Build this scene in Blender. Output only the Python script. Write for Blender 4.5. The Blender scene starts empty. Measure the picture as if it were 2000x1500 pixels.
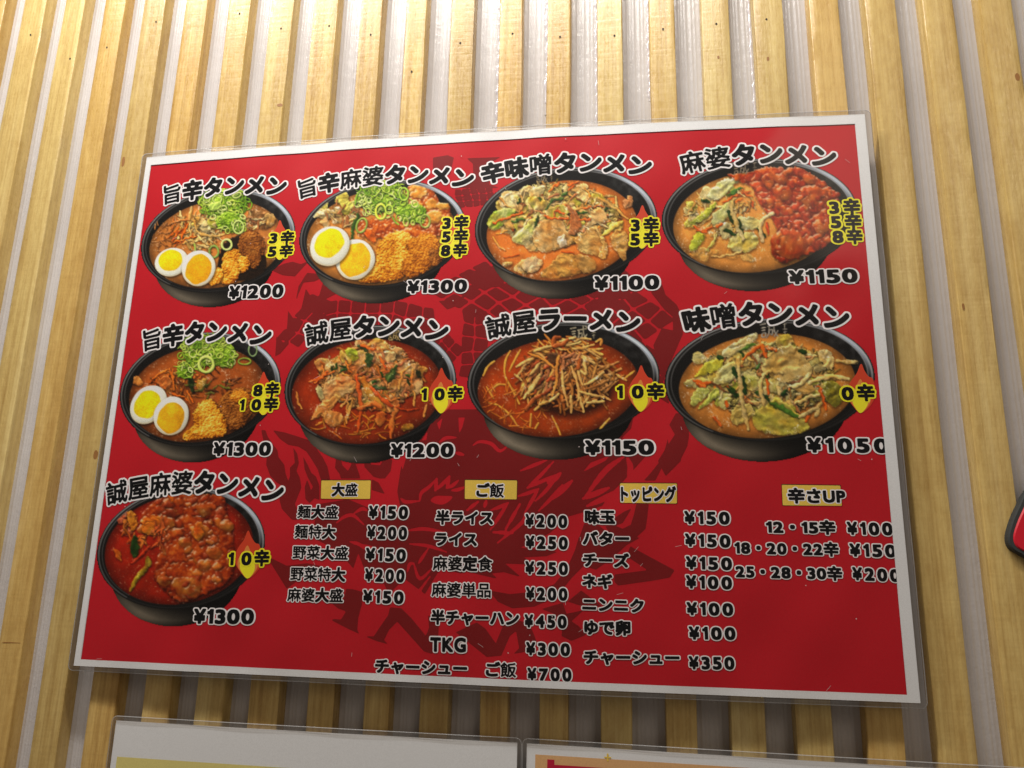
import bpy, math, random
import numpy as np
random.seed(7)
scene = bpy.context.scene
# ================================================================ camera, world, lamps, exposure
# wall frame: x right, z up, y into the wall; metres; the origin is the middle of the menu sheet
F_PX = 1498.458
ROT = np.array([[0.98946428, 0.0209993, -0.1432462], [-0.01275178, -0.97293878, -0.23071092], [-0.14421455, 0.23010686, -0.96242038]])
CAM = np.array([79.78032, -92.09068, 392.08477])          # mm: right, up, out of the wall
def W3(p):                                                 # (right, up, out) mm -> world metres
    p = np.asarray(p, float)
    return np.stack([p[..., 0], -p[..., 2], p[..., 1]], -1)*0.001
cd = bpy.data.cameras.new('camera'); cam = bpy.data.objects.new('camera', cd); scene.collection.objects.link(cam)
from mathutils import Matrix
ax = [W3(ROT[0])*1000, W3(-ROT[1])*1000, W3(-ROT[2])*1000]
loc = W3(CAM)
cam.matrix_world = Matrix([[ax[0][i], ax[1][i], ax[2][i], loc[i]] for i in range(3)]+[[0, 0, 0, 1]])
cd.sensor_width = 36; cd.lens = 36*F_PX/2000; cd.clip_start = .01; cd.clip_end = 50
scene.camera = cam
world = bpy.data.worlds.new('World'); scene.world = world; world.use_nodes = True
bg = world.node_tree.nodes['Background']; bg.inputs[0].default_value = (.95, .80, .66, 1); bg.inputs[1].default_value = .15
def lamp(name, loc, target, energy, size, col, shape='DISK', spread=180, size_y=None):
    L = bpy.data.lights.new(name, 'AREA'); L.shape = shape; L.size = size; L.energy = energy; L.color = col
    if size_y: L.size_y = size_y
    L.spread = math.radians(spread)
    o = bpy.data.objects.new(name, L); scene.collection.objects.link(o); o.location = loc
    from mathutils import Vector
    o.rotation_euler = (Vector(target)-Vector(loc)).to_track_quat('-Z', 'Y').to_euler()
    return o
lamp('ceiling_light_bar', (-.15, -.30, .59), (-.12, 0, .05), 7.5, .7, (1, .95, .88), 'RECTANGLE', size_y=.05)
lamp('room_ceiling_light', (1.1, -1.9, 1.3), (0, 0, 0), 4.9, .8, (1, .84, .66))
scene.view_settings.view_transform = 'Standard'; scene.view_settings.look = 'None'
scene.view_settings.exposure = 0.0; scene.view_settings.gamma = 1
scene.cycles.max_bounces = 8; scene.cycles.transparent_max_bounces = 12
# ================================================================ helpers
C = scene.collection
SLATZ = -6.0                 # front plane of the slats, mm behind the plane of the menu's corners
def bulge(x, y):             # the laminated sheet bows out of the wall between its taped corners
    t = np.clip((y+148.5)/297, -.1, 1.1)
    return (5.2*(.75+.25*t)+4.5*np.sin(np.pi*np.clip(t, 0, 1)))*(1-np.clip(np.abs(x)/212, 0, 1)**2)+(1.6*(1-t)*np.exp(-((x-20)/90)**2)+.22*np.sin(x*.085+y*.03)*np.sin(y*.10-x*.02+1)+.10*np.sin(x*.15-y*.12))*np.clip((212-np.abs(x))/30, 0, 1)
def XY(px, py, z=None):      # a measurement in the photograph (2000 x 1500) -> mm on the sheet, or on the plane at z
    px = np.asarray(px, float); py = np.asarray(py, float)
    d = np.stack([(px-1000)/F_PX, (py-750)/F_PX, np.ones_like(px)], -1)@ROT
    h = np.zeros_like(px) if z is None else np.full_like(px, z)
    for _ in range(6 if z is None else 1):
        k = (h-CAM[2])/d[..., 2]
        x = CAM[0]+k*d[..., 0]; y = CAM[1]+k*d[..., 1]
        if z is None: h = bulge(x, y)
    return np.stack([x, y], -1)
def S3(xy, layer):           # mm on the sheet + height above it -> world
    xy = np.asarray(xy, float)
    return W3(np.stack([xy[..., 0], xy[..., 1], bulge(xy[..., 0], xy[..., 1])+layer], -1))
def lin(c): return tuple(((v/12.92) if v <= .04045 else ((v+.055)/1.055)**2.4) for v in c)
def rgb(r, g, b): return lin((r/255, g/255, b/255))+(1,)
def mesh_obj(name, V, F, mats, parent=None, mi=None, smooth=False, loc=None):
    me = bpy.data.meshes.new(name); me.from_pydata([tuple(v) for v in V], [], [tuple(f) for f in F])
    for m in (mats if isinstance(mats, (list, tuple)) else [mats]): me.materials.append(m)
    if mi is not None: me.polygons.foreach_set('material_index', mi)
    if smooth: me.polygons.foreach_set('use_smooth', [True]*len(F))
    me.update(); o = bpy.data.objects.new(name, me); C.objects.link(o)
    if parent is not None: o.parent = parent
    if loc is not None: o.location = loc
    return o
def empty(name, loc=(0, 0, 0)):
    o = bpy.data.objects.new(name, None); C.objects.link(o); o.location = loc; o.empty_display_size = .02; return o
def tag(o, label=None, cat=None, group=None, kind=None):
    for k, v in (('label', label), ('category', cat), ('group', group), ('kind', kind)):
        if v: o[k] = v
    return o
def mat(name, col=(.5, .5, .5, 1), rough=.5, spec=.5, **kw):
    m = bpy.data.materials.new(name); m.use_nodes = True; b = m.node_tree.nodes['Principled BSDF']
    b.inputs['Base Color'].default_value = col; b.inputs['Roughness'].default_value = rough
    b.inputs['Specular IOR Level'].default_value = spec
    for k, v in kw.items(): b.inputs[k].default_value = v
    return m
def N(m, t, **kw):
    n = m.node_tree.nodes.new(t)
    for k, v in kw.items():
        if hasattr(n, k): setattr(n, k, v)
        else: n.inputs[k.replace('_', ' ')].default_value = v
    return n
def LK(m, a, b): m.node_tree.links.new(a, b)
def ramp(m, fac, stops):
    r = N(m, 'ShaderNodeValToRGB'); e = r.color_ramp.elements
    while len(e) < len(stops): e.new(.5)
    for k, (p, c) in enumerate(stops): e[k].position = p; e[k].color = c
    LK(m, fac, r.inputs[0]); return r
def mix(m, fac, a, b, mode='MIX'):
    x = N(m, 'ShaderNodeMix', data_type='RGBA', blend_type=mode)
    for sock, v in ((x.inputs[0], fac), (x.inputs[6], a), (x.inputs[7], b)):
        if isinstance(v, bpy.types.NodeSocket): LK(m, v, sock)
        else: sock.default_value = v
    return x.outputs[2]
def noise(m, vec, scale, detail=3, rough=.55, dist=0):
    n = N(m, 'ShaderNodeTexNoise'); n.inputs['Scale'].default_value = scale; n.inputs['Detail'].default_value = detail
    n.inputs['Roughness'].default_value = rough; n.inputs['Distortion'].default_value = dist
    if vec is not None: LK(m, vec, n.inputs['Vector'])
    return n.outputs[0]
def vec(m, scale=(1, 1, 1), rnd=True):
    t = N(m, 'ShaderNodeTexCoord'); mp = N(m, 'ShaderNodeMapping'); LK(m, t.outputs['Object'], mp.inputs[0]); mp.inputs['Scale'].default_value = scale
    if rnd:
        oi = N(m, 'ShaderNodeObjectInfo'); v = N(m, 'ShaderNodeVectorMath', operation='SCALE'); v.inputs[0].default_value = (37, 91, 53)
        LK(m, oi.outputs['Random'], v.inputs[3]); a = N(m, 'ShaderNodeVectorMath', operation='ADD'); LK(m, mp.outputs[0], a.inputs[0]); LK(m, v.outputs[0], a.inputs[1])
        return a.outputs[0]
    return mp.outputs[0]
def bump(m, h, dist, strength=1.0):
    b = N(m, 'ShaderNodeBump'); b.inputs['Distance'].default_value = dist; b.inputs['Strength'].default_value = strength
    LK(m, h, b.inputs['Height']); LK(m, b.outputs[0], m.node_tree.nodes['Principled BSDF'].inputs['Normal']); return b
def out(m): return m.node_tree.nodes['Principled BSDF']
# ---------------------------------------------------------------- materials
def wood(name, a, b, c, k):
    m = mat(name, rough=.42, spec=.5)
    v1 = vec(m, (420, 420, 7)); v2 = vec(m, (60, 60, 3)); v3 = vec(m, (900, 900, 260)); v4 = vec(m, (18, 18, 5)); v5 = vec(m, (30, 30, 420))
    g1 = noise(m, v1, 1, 3, .6); g2 = noise(m, v2, 1, 4, .6, 1.2); g3 = noise(m, v3, 1, 2, .6); g4 = noise(m, v4, 1, 2)
    w = N(m, 'ShaderNodeTexWave', wave_type='BANDS', bands_direction='X'); LK(m, v2, w.inputs['Vector'])
    w.inputs['Scale'].default_value = 2.6; w.inputs['Distortion'].default_value = 5.5; w.inputs['Detail'].default_value = 2; w.inputs['Detail Scale'].default_value = .5
    base = ramp(m, g2, [(.28, a), (.52, b), (.78, c)]).outputs[0]
    gr = ramp(m, g1, [(.36, (.58, .47, .36, 1)), (.56, (1, 1, 1, 1))]).outputs[0]
    base = mix(m, min(1, .34*k), base, gr, 'MULTIPLY')
    wv = ramp(m, w.outputs[1], [(.0, (.74, .62, .48, 1)), (.35, (1, 1, 1, 1))]).outputs[0]
    base = mix(m, .22, base, wv, 'MULTIPLY')
    oi = N(m, 'ShaderNodeObjectInfo'); tone = ramp(m, oi.outputs['Random'], [(0, (.78, .72, .64, 1)), (.35, (1, 1, 1, 1)), (.7, (.95, .93, .89, 1)), (1, (.98, .91, .82, 1))]).outputs[0]
    base = mix(m, 1, base, tone, 'MULTIPLY')
    v6 = vec(m, (260, 260, 90)); g6 = noise(m, v6, 1, 3, .7); base = mix(m, .5, base, ramp(m, g6, [(.34, (.80, .72, .62, 1)), (.56, (1, 1, 1, 1)), (.75, (1.06, 1.04, 1.0, 1))]).outputs[0], 'MULTIPLY')
    v7 = vec(m, (70, 70, 22)); base = mix(m, .6, base, ramp(m, noise(m, v7, 1, 3, .6, .6), [(.36, (.84, .78, .70, 1)), (.6, (1, 1, 1, 1))]).outputs[0], 'MULTIPLY')
    st = ramp(m, g4, [(.62, (1, 1, 1, 1)), (.8, (.80, .70, .58, 1))]).outputs[0]
    base = mix(m, .6, base, st, 'MULTIPLY')
    LK(m, base, out(m).inputs['Base Color'])
    r = ramp(m, g3, [(.3, (.22,)*3+(1,)), (.7, (.44,)*3+(1,))]); LK(m, r.outputs[0], out(m).inputs['Roughness'])
    saw = noise(m, v5, 1, 2)
    h = mix(m, .5, g1, g3); h = mix(m, .25, h, saw)
    bump(m, h, .00034, .9)
    return m
WOODS = [wood('pale_pine', rgb(204, 177, 112), rgb(217, 193, 127), rgb(228, 208, 148), 1.0),
         wood('straight_grained_pine', rgb(200, 167, 100), rgb(216, 188, 120), rgb(228, 205, 141), 1.5),
         wood('rough_pine', rgb(197, 165, 100), rgb(214, 186, 118), rgb(228, 203, 140), .6)]
M_NAIL = mat('dark_nail_hole', rgb(48, 34, 22), .8)
def wall_mat():
    m = mat('ribbed_vinyl_wallpaper', rgb(200, 197, 197), .2, .25)
    v = vec(m, (1, 1, 1), False); n1 = noise(m, v, 900, 2); n2 = noise(m, v, 190, 3); n3 = noise(m, v, 14, 3)
    LK(m, ramp(m, n3, [(.3, rgb(190, 186, 186)), (.7, rgb(202, 199, 200))]).outputs[0], out(m).inputs['Base Color'])
    bump(m, mix(m, .6, n1, n2), .00036, .9); return m
M_WALL = wall_mat()
def paper_mat(name, col, rough=.6, grain=.06, spec=.3, sc=1600):
    m = mat(name, col, rough, spec)
    v = vec(m, (1, 1, 1), False); n = noise(m, v, sc, 2, .7)
    k = (1-grain*2)
    LK(m, mix(m, 1, col, ramp(m, n, [(.3, (k, k, k, 1)), (.7, (1, 1, 1, 1))]).outputs[0], 'MULTIPLY'), out(m).inputs['Base Color'])
    return m
M_PAPER = paper_mat('white_paper', rgb(240, 241, 243), .55, .05)
M_RED = paper_mat('red_print', rgb(201, 27, 40), .5, .05, .12)
M_DARK = paper_mat('dark_red_print', rgb(132, 23, 26), .5, .06, .12)
M_BLACK = mat('black_print', rgb(13, 14, 17), .5, .08)
M_WHITE = mat('white_print', rgb(246, 242, 244), .5, .1)
M_YEL = mat('yellow_print', rgb(244, 236, 40), .45, .3)
M_GOLD = paper_mat('gold_print', rgb(246, 210, 88), .45, .07)
M_ORANGE = mat('orange_print', rgb(226, 140, 66), .45, .3)
M_FLAME = mat('flame_red_print', rgb(214, 66, 34), .45, .3)
M_GREYMARK = mat('brown_print_edge', rgb(60, 14, 12), .45, .3)
m = mat('food_photo_print', rough=.5, spec=.1); at = N(m, 'ShaderNodeVertexColor'); at.layer_name = 'print'
v = vec(m, (1, 1, 1), False); nn = ramp(m, noise(m, v, 1500, 2, .7), [(.3, (.9, .9, .9, 1)), (.7, (1, 1, 1, 1))]).outputs[0]
LK(m, mix(m, 1, at.outputs[0], nn, 'MULTIPLY'), out(m).inputs['Base Color']); M_FOOD = m
def film_mat(name, tint, rough, bumpk=0.0, body=0.0):
    m = bpy.data.materials.new(name); m.use_nodes = True; nt = m.node_tree; nt.nodes.clear()
    o = nt.nodes.new('ShaderNodeOutputMaterial'); t = nt.nodes.new('ShaderNodeBsdfTransparent'); g = nt.nodes.new('ShaderNodeBsdfGlossy')
    lw = nt.nodes.new('ShaderNodeLayerWeight'); lw.inputs[0].default_value = .5; pw = nt.nodes.new('ShaderNodeMath'); pw.operation = 'POWER'; pw.inputs[1].default_value = 5
    f = nt.nodes.new('ShaderNodeMath'); f.operation = 'MULTIPLY_ADD'; f.inputs[1].default_value = 1.0; f.inputs[2].default_value = .02; x = nt.nodes.new('ShaderNodeMixShader')
    LK(m, lw.outputs['Facing'], pw.inputs[0]); LK(m, pw.outputs[0], f.inputs[0])
    t.inputs[0].default_value = tint; g.inputs['Roughness'].default_value = rough
    n = noise(m, vec(m, (1, 1, 1), False), 22, 3); b = nt.nodes.new('ShaderNodeBump'); b.inputs['Distance'].default_value = .0006; b.inputs['Strength'].default_value = .25+bumpk
    LK(m, n, b.inputs['Height']); LK(m, b.outputs[0], g.inputs['Normal'])
    LK(m, f.outputs[0], x.inputs[0]); LK(m, t.outputs[0], x.inputs[1]); LK(m, g.outputs[0], x.inputs[2])
    last = x
    if body:
        d = nt.nodes.new('ShaderNodeBsdfDiffuse'); d.inputs[0].default_value = (.75, .75, .76, 1); y = nt.nodes.new('ShaderNodeMixShader'); y.inputs[0].default_value = body
        LK(m, x.outputs[0], y.inputs[1]); LK(m, d.outputs[0], y.inputs[2]); last = y
    LK(m, last.outputs[0], o.inputs[0]); return m
M_FILM = film_mat('clear_film', (.95, .95, .95, 1), .16, 0, .004)
M_FILMB = film_mat('shade_tinted_film_border', (.76, .74, .72, 1), .24, .5, .07)  # tint darkened to put the shade behind the border into its colour
# ================================================================ the wall: ribbed paper and pine slats
EDGES = [(49, 91), (128, 166), (206, 245), (283, 324), (364, 406), (448, 490), (530, 574), (614, 661), (706, 748), (795, 835), (883, 928), (977, 1021), (1070, 1115), (1166, 1215), (1268, 1317), (1368, 1422), (1470, 1527), (1580, 1638), (1688, 1748), (1800, 1860), (1912, 1975)]
slats = [(XY(a, 0, SLATZ)[0], XY(b, 0, SLATZ)[0]) for a, b in EDGES]
pitch = (slats[-1][0]-slats[0][0])/(len(slats)-1)
for k in range(1, 5): slats.append((slats[20][0]+k*pitch, slats[20][0]+k*pitch+15.4))
for k in range(1, 5): slats.insert(0, (slats[0][0]-pitch, slats[0][0]-pitch+15.2))
DEPTH = 9.0; Y0, Y1 = -360.0, 470.0
V = []; F = []
x = slats[0][0]-40; xe = slats[-1][1]+60; prof = []
mids = [(slats[i][1]+slats[i+1][0])/2 for i in range(len(slats)-1)]
while x < xe:
    prof.append(x); x += .55
rib = []
for xx in prof:
    i = int(np.argmin([abs(xx-q) for q in mids])); d = xx-mids[i]; h = 0
    for c, wd, hh in ((-4.6, .7, .28), (-2.7, .6, .22), (-.9, .6, .26), (2.3, .7, .24), (4.4, .5, .18)): h += 1.9*hh*math.exp(-((d-c-.4*math.sin(i*2.1))/wd)**2)
    rib.append(h)
ys = np.linspace(Y0, Y1, 20)
for yy in ys:
    for xx, h in zip(prof, rib): V.append(W3((xx, yy, SLATZ-DEPTH+h)))
n = len(prof)
for j in range(len(ys)-1):
    for i in range(n-1): F.append((j*n+i, j*n+i+1, (j+1)*n+i+1, (j+1)*n+i))
wall = mesh_obj('wall', V, F, M_WALL, smooth=True); tag(wall, 'pale lavender ribbed wall behind vertical pine slats', kind='structure')
NAILS = {0: (60, 68), 1: (137, 115), 2: (209, 93), 3: (305, 43), 5: (468, 27), 6: (549, 56), 7: (643, 51), 8: (724, 68), 9: (804, 140), 10: (899, 84), 11: (1001, 66), 12: (1094, 72), 13: (1200, 70), 14: (1295, 57), 15: (1399, 47), 16: (1497, 38)}
for k, (x0, x1) in enumerate(slats):
    w = x1-x0; r = random.Random(k); V = []; F = []; hz = []
    rows = 60; b = .7
    P = [(-w/2, -DEPTH), (-w/2, -b), (-w/2+b*.35, -b*.3), (-w/2+b, 0), (-w/4, 0), (0, 0), (w/4, 0), (w/2-b, 0), (w/2-b*.35, -b*.3), (w/2, -b), (w/2, -DEPTH)]
    ph = r.uniform(0, 6)
    for j in range(rows+1):
        y = Y0+(Y1-Y0)*j/rows
        wob = .22*math.sin(y*.016+ph)+.12*math.sin(y*.047+ph*2)
        for i, (px_, pz) in enumerate(P):
            jig = r.uniform(-.10, .10) if 0 < i < 10 and abs(px_) > w/2-1.2 else 0
            V.append(W3((px_+wob+jig, y, pz+.10*math.sin(y*.02+ph+i) if pz == 0 else pz+jig*.6)))
    m_ = len(P)
    for j in range(rows):
        for i in range(m_-1): F.append((j*m_+i, j*m_+i+1, (j+1)*m_+i+1, (j+1)*m_+i))
    F.append(tuple(range(m_-1, -1, -1))); F.append(tuple(rows*m_+i for i in range(m_)))
    kind = {4: 1, 7: 1, 8: 1, 9: 1, 11: 1, 12: 1, 14: 1}.get(k-4, 2 if (k*7) % 3 == 0 else 0)
    o = mesh_obj('slat', V, F, WOODS[kind], wall, smooth=True, loc=W3(((x0+x1)/2, 0, SLATZ)))
    o.data.set_sharp_from_angle(angle=math.radians(35))
    if k-4 in NAILS:
        q = XY(*NAILS[k-4], SLATZ); V = []; F = []
        cx, cy = q[0]-(x0+x1)/2, q[1]
        for a in range(8):
            V.append(W3((cx+.55*math.cos(a*.785)*(1+.2*r.random()), cy+.8*math.sin(a*.785), .20)))
        V += [W3((cx+.3*math.cos(a*.785), cy+.4*math.sin(a*.785), .14)) for a in range(8)]
        F = [(a, (a+1) % 8, 8+(a+1) % 8, 8+a) for a in range(8)]+[tuple(range(8, 16))]
        mesh_obj('nail_hole', V, F, M_NAIL, o)
# ---------------------------------------------------------------- printed food pictures
KS = 0.3                      # canvas samples per measured unit
def _sm(t): return t*t*(3-2*t)
def vnoise(h, w, cell, seed, ax=1.0):
    r = np.random.RandomState(seed)
    gh, gw = int(h/cell)+3, int(w/(cell*ax))+3
    g = r.rand(gh, gw)
    y = np.arange(h)/cell; x = np.arange(w)/(cell*ax)
    yi = y.astype(int); xi = x.astype(int); fy = _sm(y-yi)[:, None]; fx = _sm(x-xi)[None]
    a = g[yi][:, xi]; b = g[yi][:, xi+1]; c = g[yi+1][:, xi]; d = g[yi+1][:, xi+1]
    return (a*(1-fx)+b*fx)*(1-fy)+(c*(1-fx)+d*fx)*fy
def fbm(h, w, cell, seed, o=4, ax=1.0, gain=.55):
    s = np.zeros((h, w)); a = 1.0; t = 0
    for k in range(o):
        s += a*vnoise(h, w, max(1.3, cell/2**k), seed+17*k, ax); t += a; a *= gain
    return s/t
def natt(u, v, seed):
    g = np.random.RandomState(seed % 99991).rand(61, 61)
    u = u+500; v = v+500; i = np.floor(u).astype(int); j = np.floor(v).astype(int); a = _sm(u-i); b = _sm(v-j)
    i %= 60; j %= 60
    return (g[j, i]*(1-a)+g[j, i+1]*a)*(1-b)+(g[j+1, i]*(1-a)+g[j+1, i+1]*a)*b
def spline(p, n=5, closed=False):
    p = np.array(p, float)
    if len(p) == 2 and not closed:
        return np.array([p[0]+(p[1]-p[0])*t for t in np.linspace(0, 1, 4)])
    q = np.vstack([p[-1:], p, p[:2]]) if closed else np.vstack([2*p[0]-p[1], p, 2*p[-1]-p[-2]])
    out = []
    for i in range(1, len(q)-2):
        a, b, c, d = q[i-1], q[i], q[i+1], q[i+2]
        for k in range(n):
            t = k/n
            out.append(.5*((2*b)+(c-a)*t+(2*a-5*b+4*c-d)*t*t+(3*b-a-3*c+d)*t**3))
    if not closed: out.append(q[-2])
    return np.array(out)
LX, LY = -.45, -.89
class Dish:
    def __init__(s, w, h, seed):
        s.W, s.H = int(w*KS), int(h*KS)
        s.C = np.zeros((s.H, s.W, 3)); s.A = np.zeros((s.H, s.W)); s.ID = np.zeros((s.H, s.W), int)
        s.r = np.random.RandomState(seed); s.seed = seed; s.clip = None
        s.Y, s.X = np.mgrid[0:s.H, 0:s.W]; s.X = (s.X+.5)/KS; s.Y = (s.Y+.5)/KS
    def ell(s, cx, cy, a, b, rot=0, rho=0):
        c, q = math.cos(math.radians(rot)), math.sin(math.radians(rot))
        x = s.X-cx; y = s.Y-cy
        u, v = x*c+y*q, -x*q+y*c
        u = u/a; v = v/b
        m = (u*u+v*v-2*rho*u*v)/(1-rho*rho)
        return np.sqrt(m)
    def em(s, e, a, soft=1.0):          # coverage of the inside of an ellipse field
        return np.clip((1-e)*a*KS/soft+.5, 0, 1)
    def over(s, m, col, pid=None, sub=None):
        m3 = m[..., None]
        sl = sub or (slice(None), slice(None))
        s.C[sl] = s.C[sl]*(1-m3)+col*m3
        if pid is not None: s.ID[sl] = np.where(m > .5, pid, s.ID[sl])
    def dark(s, m, k, sub=None):
        sl = sub or (slice(None), slice(None))
        s.C[sl] *= 1-(k*m)[..., None]
    def bowl(s, rim, inn, soupc, deep=0, hl=1.0):
        q = np.array(soupc); s.glaze = getattr(s, 'glaze', .8); s.tint = np.clip(q/q.max()*np.array([1.05, 1.15, .95]), .12, 1)
        cx, cy, a, b, rho = rim
        body = s.ell(cx-a*.05, cy+b*(.41+deep), a*.785, b*.87, 0, rho*.5)
        bm = s.em(body, a*.78)
        g = np.clip((s.X-(cx-a*.78))/(a*1.5), 0, 1)
        e = s.ell(cx, cy, a, b, 0, rho)
        under = np.clip((e-1)*5.5, 0, 1)
        base = np.array([.62, .57, .49])*(1-np.clip(g*1.35, 0, 1)[..., None])**1.5+np.array([.05, .045, .04])
        s.C[:] = base*(.35+.65*under[..., None])*np.clip((1-body)*5+.45, .3, 1)[..., None]*(.85+.3*fbm(s.H, s.W, 60, s.seed)[..., None])
        s.A = bm.copy(); s.ID[bm > .5] = 1
        rm = s.em(e, a); s.A = np.maximum(s.A, rm)
        s.over(rm, np.array([.045, .042, .04]), 1)
        ang = np.arctan2(s.Y-cy, s.X-cx)
        up = np.clip(-(s.Y-cy)/b+.25, 0, 1); right = np.clip((s.X-cx)/a, 0, 1)
        for r0, w0, k in ((.974, .009, .75), (.935, .006, .5)):
            ln = np.exp(-((e-r0)/w0)**2)
            s.over(ln*np.clip(.35+.5*up+.5*right*up-.25*(ang > .3)*(ang < 2.4), .08, 1)*k*1.3, np.array([.72, .72, .72]))
        sh = np.exp(-((e-.955)/.02)**2)*np.clip(right*up*2.2-.55, 0, 1)*hl
        s.over(sh, np.array([.72, .76, .82]))
        cx2, cy2, a2, b2, rho2 = inn
        s.e2 = s.ell(cx2, cy2, a2, b2, 0, rho2)
        n = fbm(s.H, s.W, 14, s.seed+3)
        glow = np.clip(right*up*1.6-.35, 0, 1)*np.clip((e-.6)*4, 0, 1)*(e < .93)
        s.over(glow*.5*hl*np.clip(n*1.6-.55, 0, 1), np.array([.5, .5, .5]))
        s.soupmask = s.em(s.e2, a2, 1.6)
        n1 = fbm(s.H, s.W, 26, s.seed+5, 5); n2 = vnoise(s.H, s.W, 2.0, s.seed+9)
        depth = np.clip((1-s.e2)*6, 0, 1)
        vert = (s.Y-(cy2-b2))/(2*b2)
        col = np.array(soupc)*(.72+.5*n1+.07*n2)[..., None]*(.55+.45*depth[..., None])*(1.12-.28*vert[..., None]-.18*right[..., None])
        s.over(s.soupmask, col, 2)
        glint = np.clip(fbm(s.H, s.W, 5, s.seed+31, 2)-.74, 0, 1)*3.2
        s.over(glint*s.soupmask*.6, np.array([1, .86, .66]))
        s.clip = s.em(s.ell(cx, cy, a*.93, b*.93, 0, rho), a)
        # the maker's mark lettered on the inner wall is added separately
    def _patch(s, x0, y0, x1, y1, pad):
        a = max(0, int(x0*KS-pad)); b = min(s.W, int(x1*KS+pad)+2)
        c = max(0, int(y0*KS-pad)); d = min(s.H, int(y1*KS+pad)+2)
        return (slice(c, d), slice(a, b)) if b > a+1 and d > c+1 else None
    def stroke(s, pts, w, col, pid, gloss=.35, sh=.45, closed=False, taper=0, var=.12, clip=True):
        p = spline(pts, 5, closed)
        if closed: p = np.vstack([p, p[:1]])
        sl = s._patch(p[:, 0].min(), p[:, 1].min(), p[:, 0].max(), p[:, 1].max(), w*KS+7)
        if sl is None: return
        X = s.X[sl]; Y = s.Y[sl]
        D = np.full(X.shape, 1e9); S = np.zeros(X.shape); T = np.zeros(X.shape); NX = np.zeros(X.shape); NY = np.zeros(X.shape)
        L = len(p)-1
        for i in range(L):
            ax, ay = p[i]; dx, dy = p[i+1]-p[i]; l2 = dx*dx+dy*dy+1e-9; l = math.sqrt(l2)
            t = np.clip(((X-ax)*dx+(Y-ay)*dy)/l2, 0, 1)
            ex = X-ax-t*dx; ey = Y-ay-t*dy; d = np.hypot(ex, ey)
            m = d < D
            D = np.where(m, d, D); T = np.where(m, (i+t)/L, T)
            NX = np.where(m, ex, NX); NY = np.where(m, ey, NY)
        k1 = s.r.uniform(0, 99)
        ww = w*(1-.22*np.sin(T*7+k1)**2)*(1-(taper+.25)*np.abs(2*T-1)**3) if not closed else w*(1-.25*np.sin(T*9+k1)**2)
        al = np.clip((ww-D)*KS+.5, 0, 1)
        if clip and s.clip is not None: al = al*s.clip[sl]
        sd = np.clip((ww+9-np.roll(np.roll(D, 2, 0), 1, 1))/16, 0, 1)
        s.dark(sd*(s.clip[sl] if s.clip is not None else 1), sh, sl)
        q = np.clip(D/ww, 0, 1); z = np.sqrt(1-q*q); tone = natt(T*3, T*0+k1, s.seed)[..., None]
        nl = (NX*LX+NY*LY)/np.maximum(ww, 1)
        nz = fbm(X.shape[0], X.shape[1], 5, s.r.randint(9999), 2)
        shd = .50+.42*z+.42*nl+var*2*(nz-.5)
        spec = np.clip(z*.55+nl*.75, 0, 1)**10*gloss
        c = np.clip(np.array(col)*(.84+.3*tone)*shd[..., None]+spec[..., None], 0, 1)
        s.over(al, c, pid, sl)
    def poly_sd(s, P, X, Y):
        D = np.full(X.shape, 1e9); ins = np.zeros(X.shape, bool); n = len(P)
        for i in range(n):
            ax, ay = P[i]; bx, by = P[(i+1) % n]; dx, dy = bx-ax, by-ay; l2 = dx*dx+dy*dy+1e-9
            t = np.clip(((X-ax)*dx+(Y-ay)*dy)/l2, 0, 1)
            D = np.minimum(D, np.hypot(X-ax-t*dx, Y-ay-t*dy))
            if ay != by:
                c = ((ay > Y) != (by > Y)) & (X < (bx-ax)*(Y-ay)/(by-ay)+ax)
                ins ^= c
        return np.where(ins, D, -D)
    def leaf(s, P, col, pid, col2=None, sh=.48, fold=11, gloss=.3, ang=None, smooth=True, amp=1.0, edge=.25, rnd=14, clip=True, warp=6):
        P = spline(P, 3, True) if smooth else np.array(P, float)
        sl = s._patch(P[:, 0].min(), P[:, 1].min(), P[:, 0].max(), P[:, 1].max(), 9)
        if sl is None: return
        X = s.X[sl]; Y = s.Y[sl]; sd0 = s.r.randint(99999); h, w = X.shape
        wx = (fbm(h, w, 6, sd0)-.5)*warp*4; wy = (fbm(h, w, 6, sd0+5)-.5)*warp*4
        D = s.poly_sd(P, X+wx, Y+wy)
        al = np.clip(D*KS+.5, 0, 1)
        if clip and s.clip is not None: al = al*s.clip[sl]
        sd = np.clip((np.roll(np.roll(D, 3, 0), 1, 1)+14)/22, 0, 1)
        s.dark(sd*(s.clip[sl] if s.clip is not None else 1), sh, sl)
        A = math.radians(s.r.uniform(0, 180) if ang is None else ang)
        u = (X*math.cos(A)+Y*math.sin(A))*KS; v = (-X*math.sin(A)+Y*math.cos(A))*KS
        bow = 3*np.sin(u*.11+sd0)
        hgt = (natt(u/(fold*1.7), (v+bow)/(fold*.75), sd0)*.85+natt(u/(fold*.9), (v+bow)/(fold*.45), sd0+1)*.22)*fold*amp*.62+np.minimum(D*KS, rnd*KS)*.55
        gy, gx = np.gradient(hgt)
        nn = np.sqrt(gx*gx+gy*gy+1)
        shade = .80+.5*(gx*-LX+gy*-LY)/nn
        base = np.array(col)[None, None]
        if col2 is not None:
            t = np.clip(vnoise(h, w, 14, sd0+3)*1.6-.35, 0, 1)[..., None]
            base = base*(1-t)+np.array(col2)*t
        rim = np.clip(1-D/9, 0, 1)*edge
        spec = np.clip((gx*-LX+gy*-LY)/nn*1.15, 0, 1)**4*gloss*1.3
        c = base*np.clip(shade, .25, 1.5)[..., None]*(.93+.14*vnoise(h, w, 2.2, sd0+8)[..., None])
        c = c*(1-rim[..., None])+rim[..., None]*np.minimum(base*1.25+.08, 1)+spec[..., None]
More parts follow.
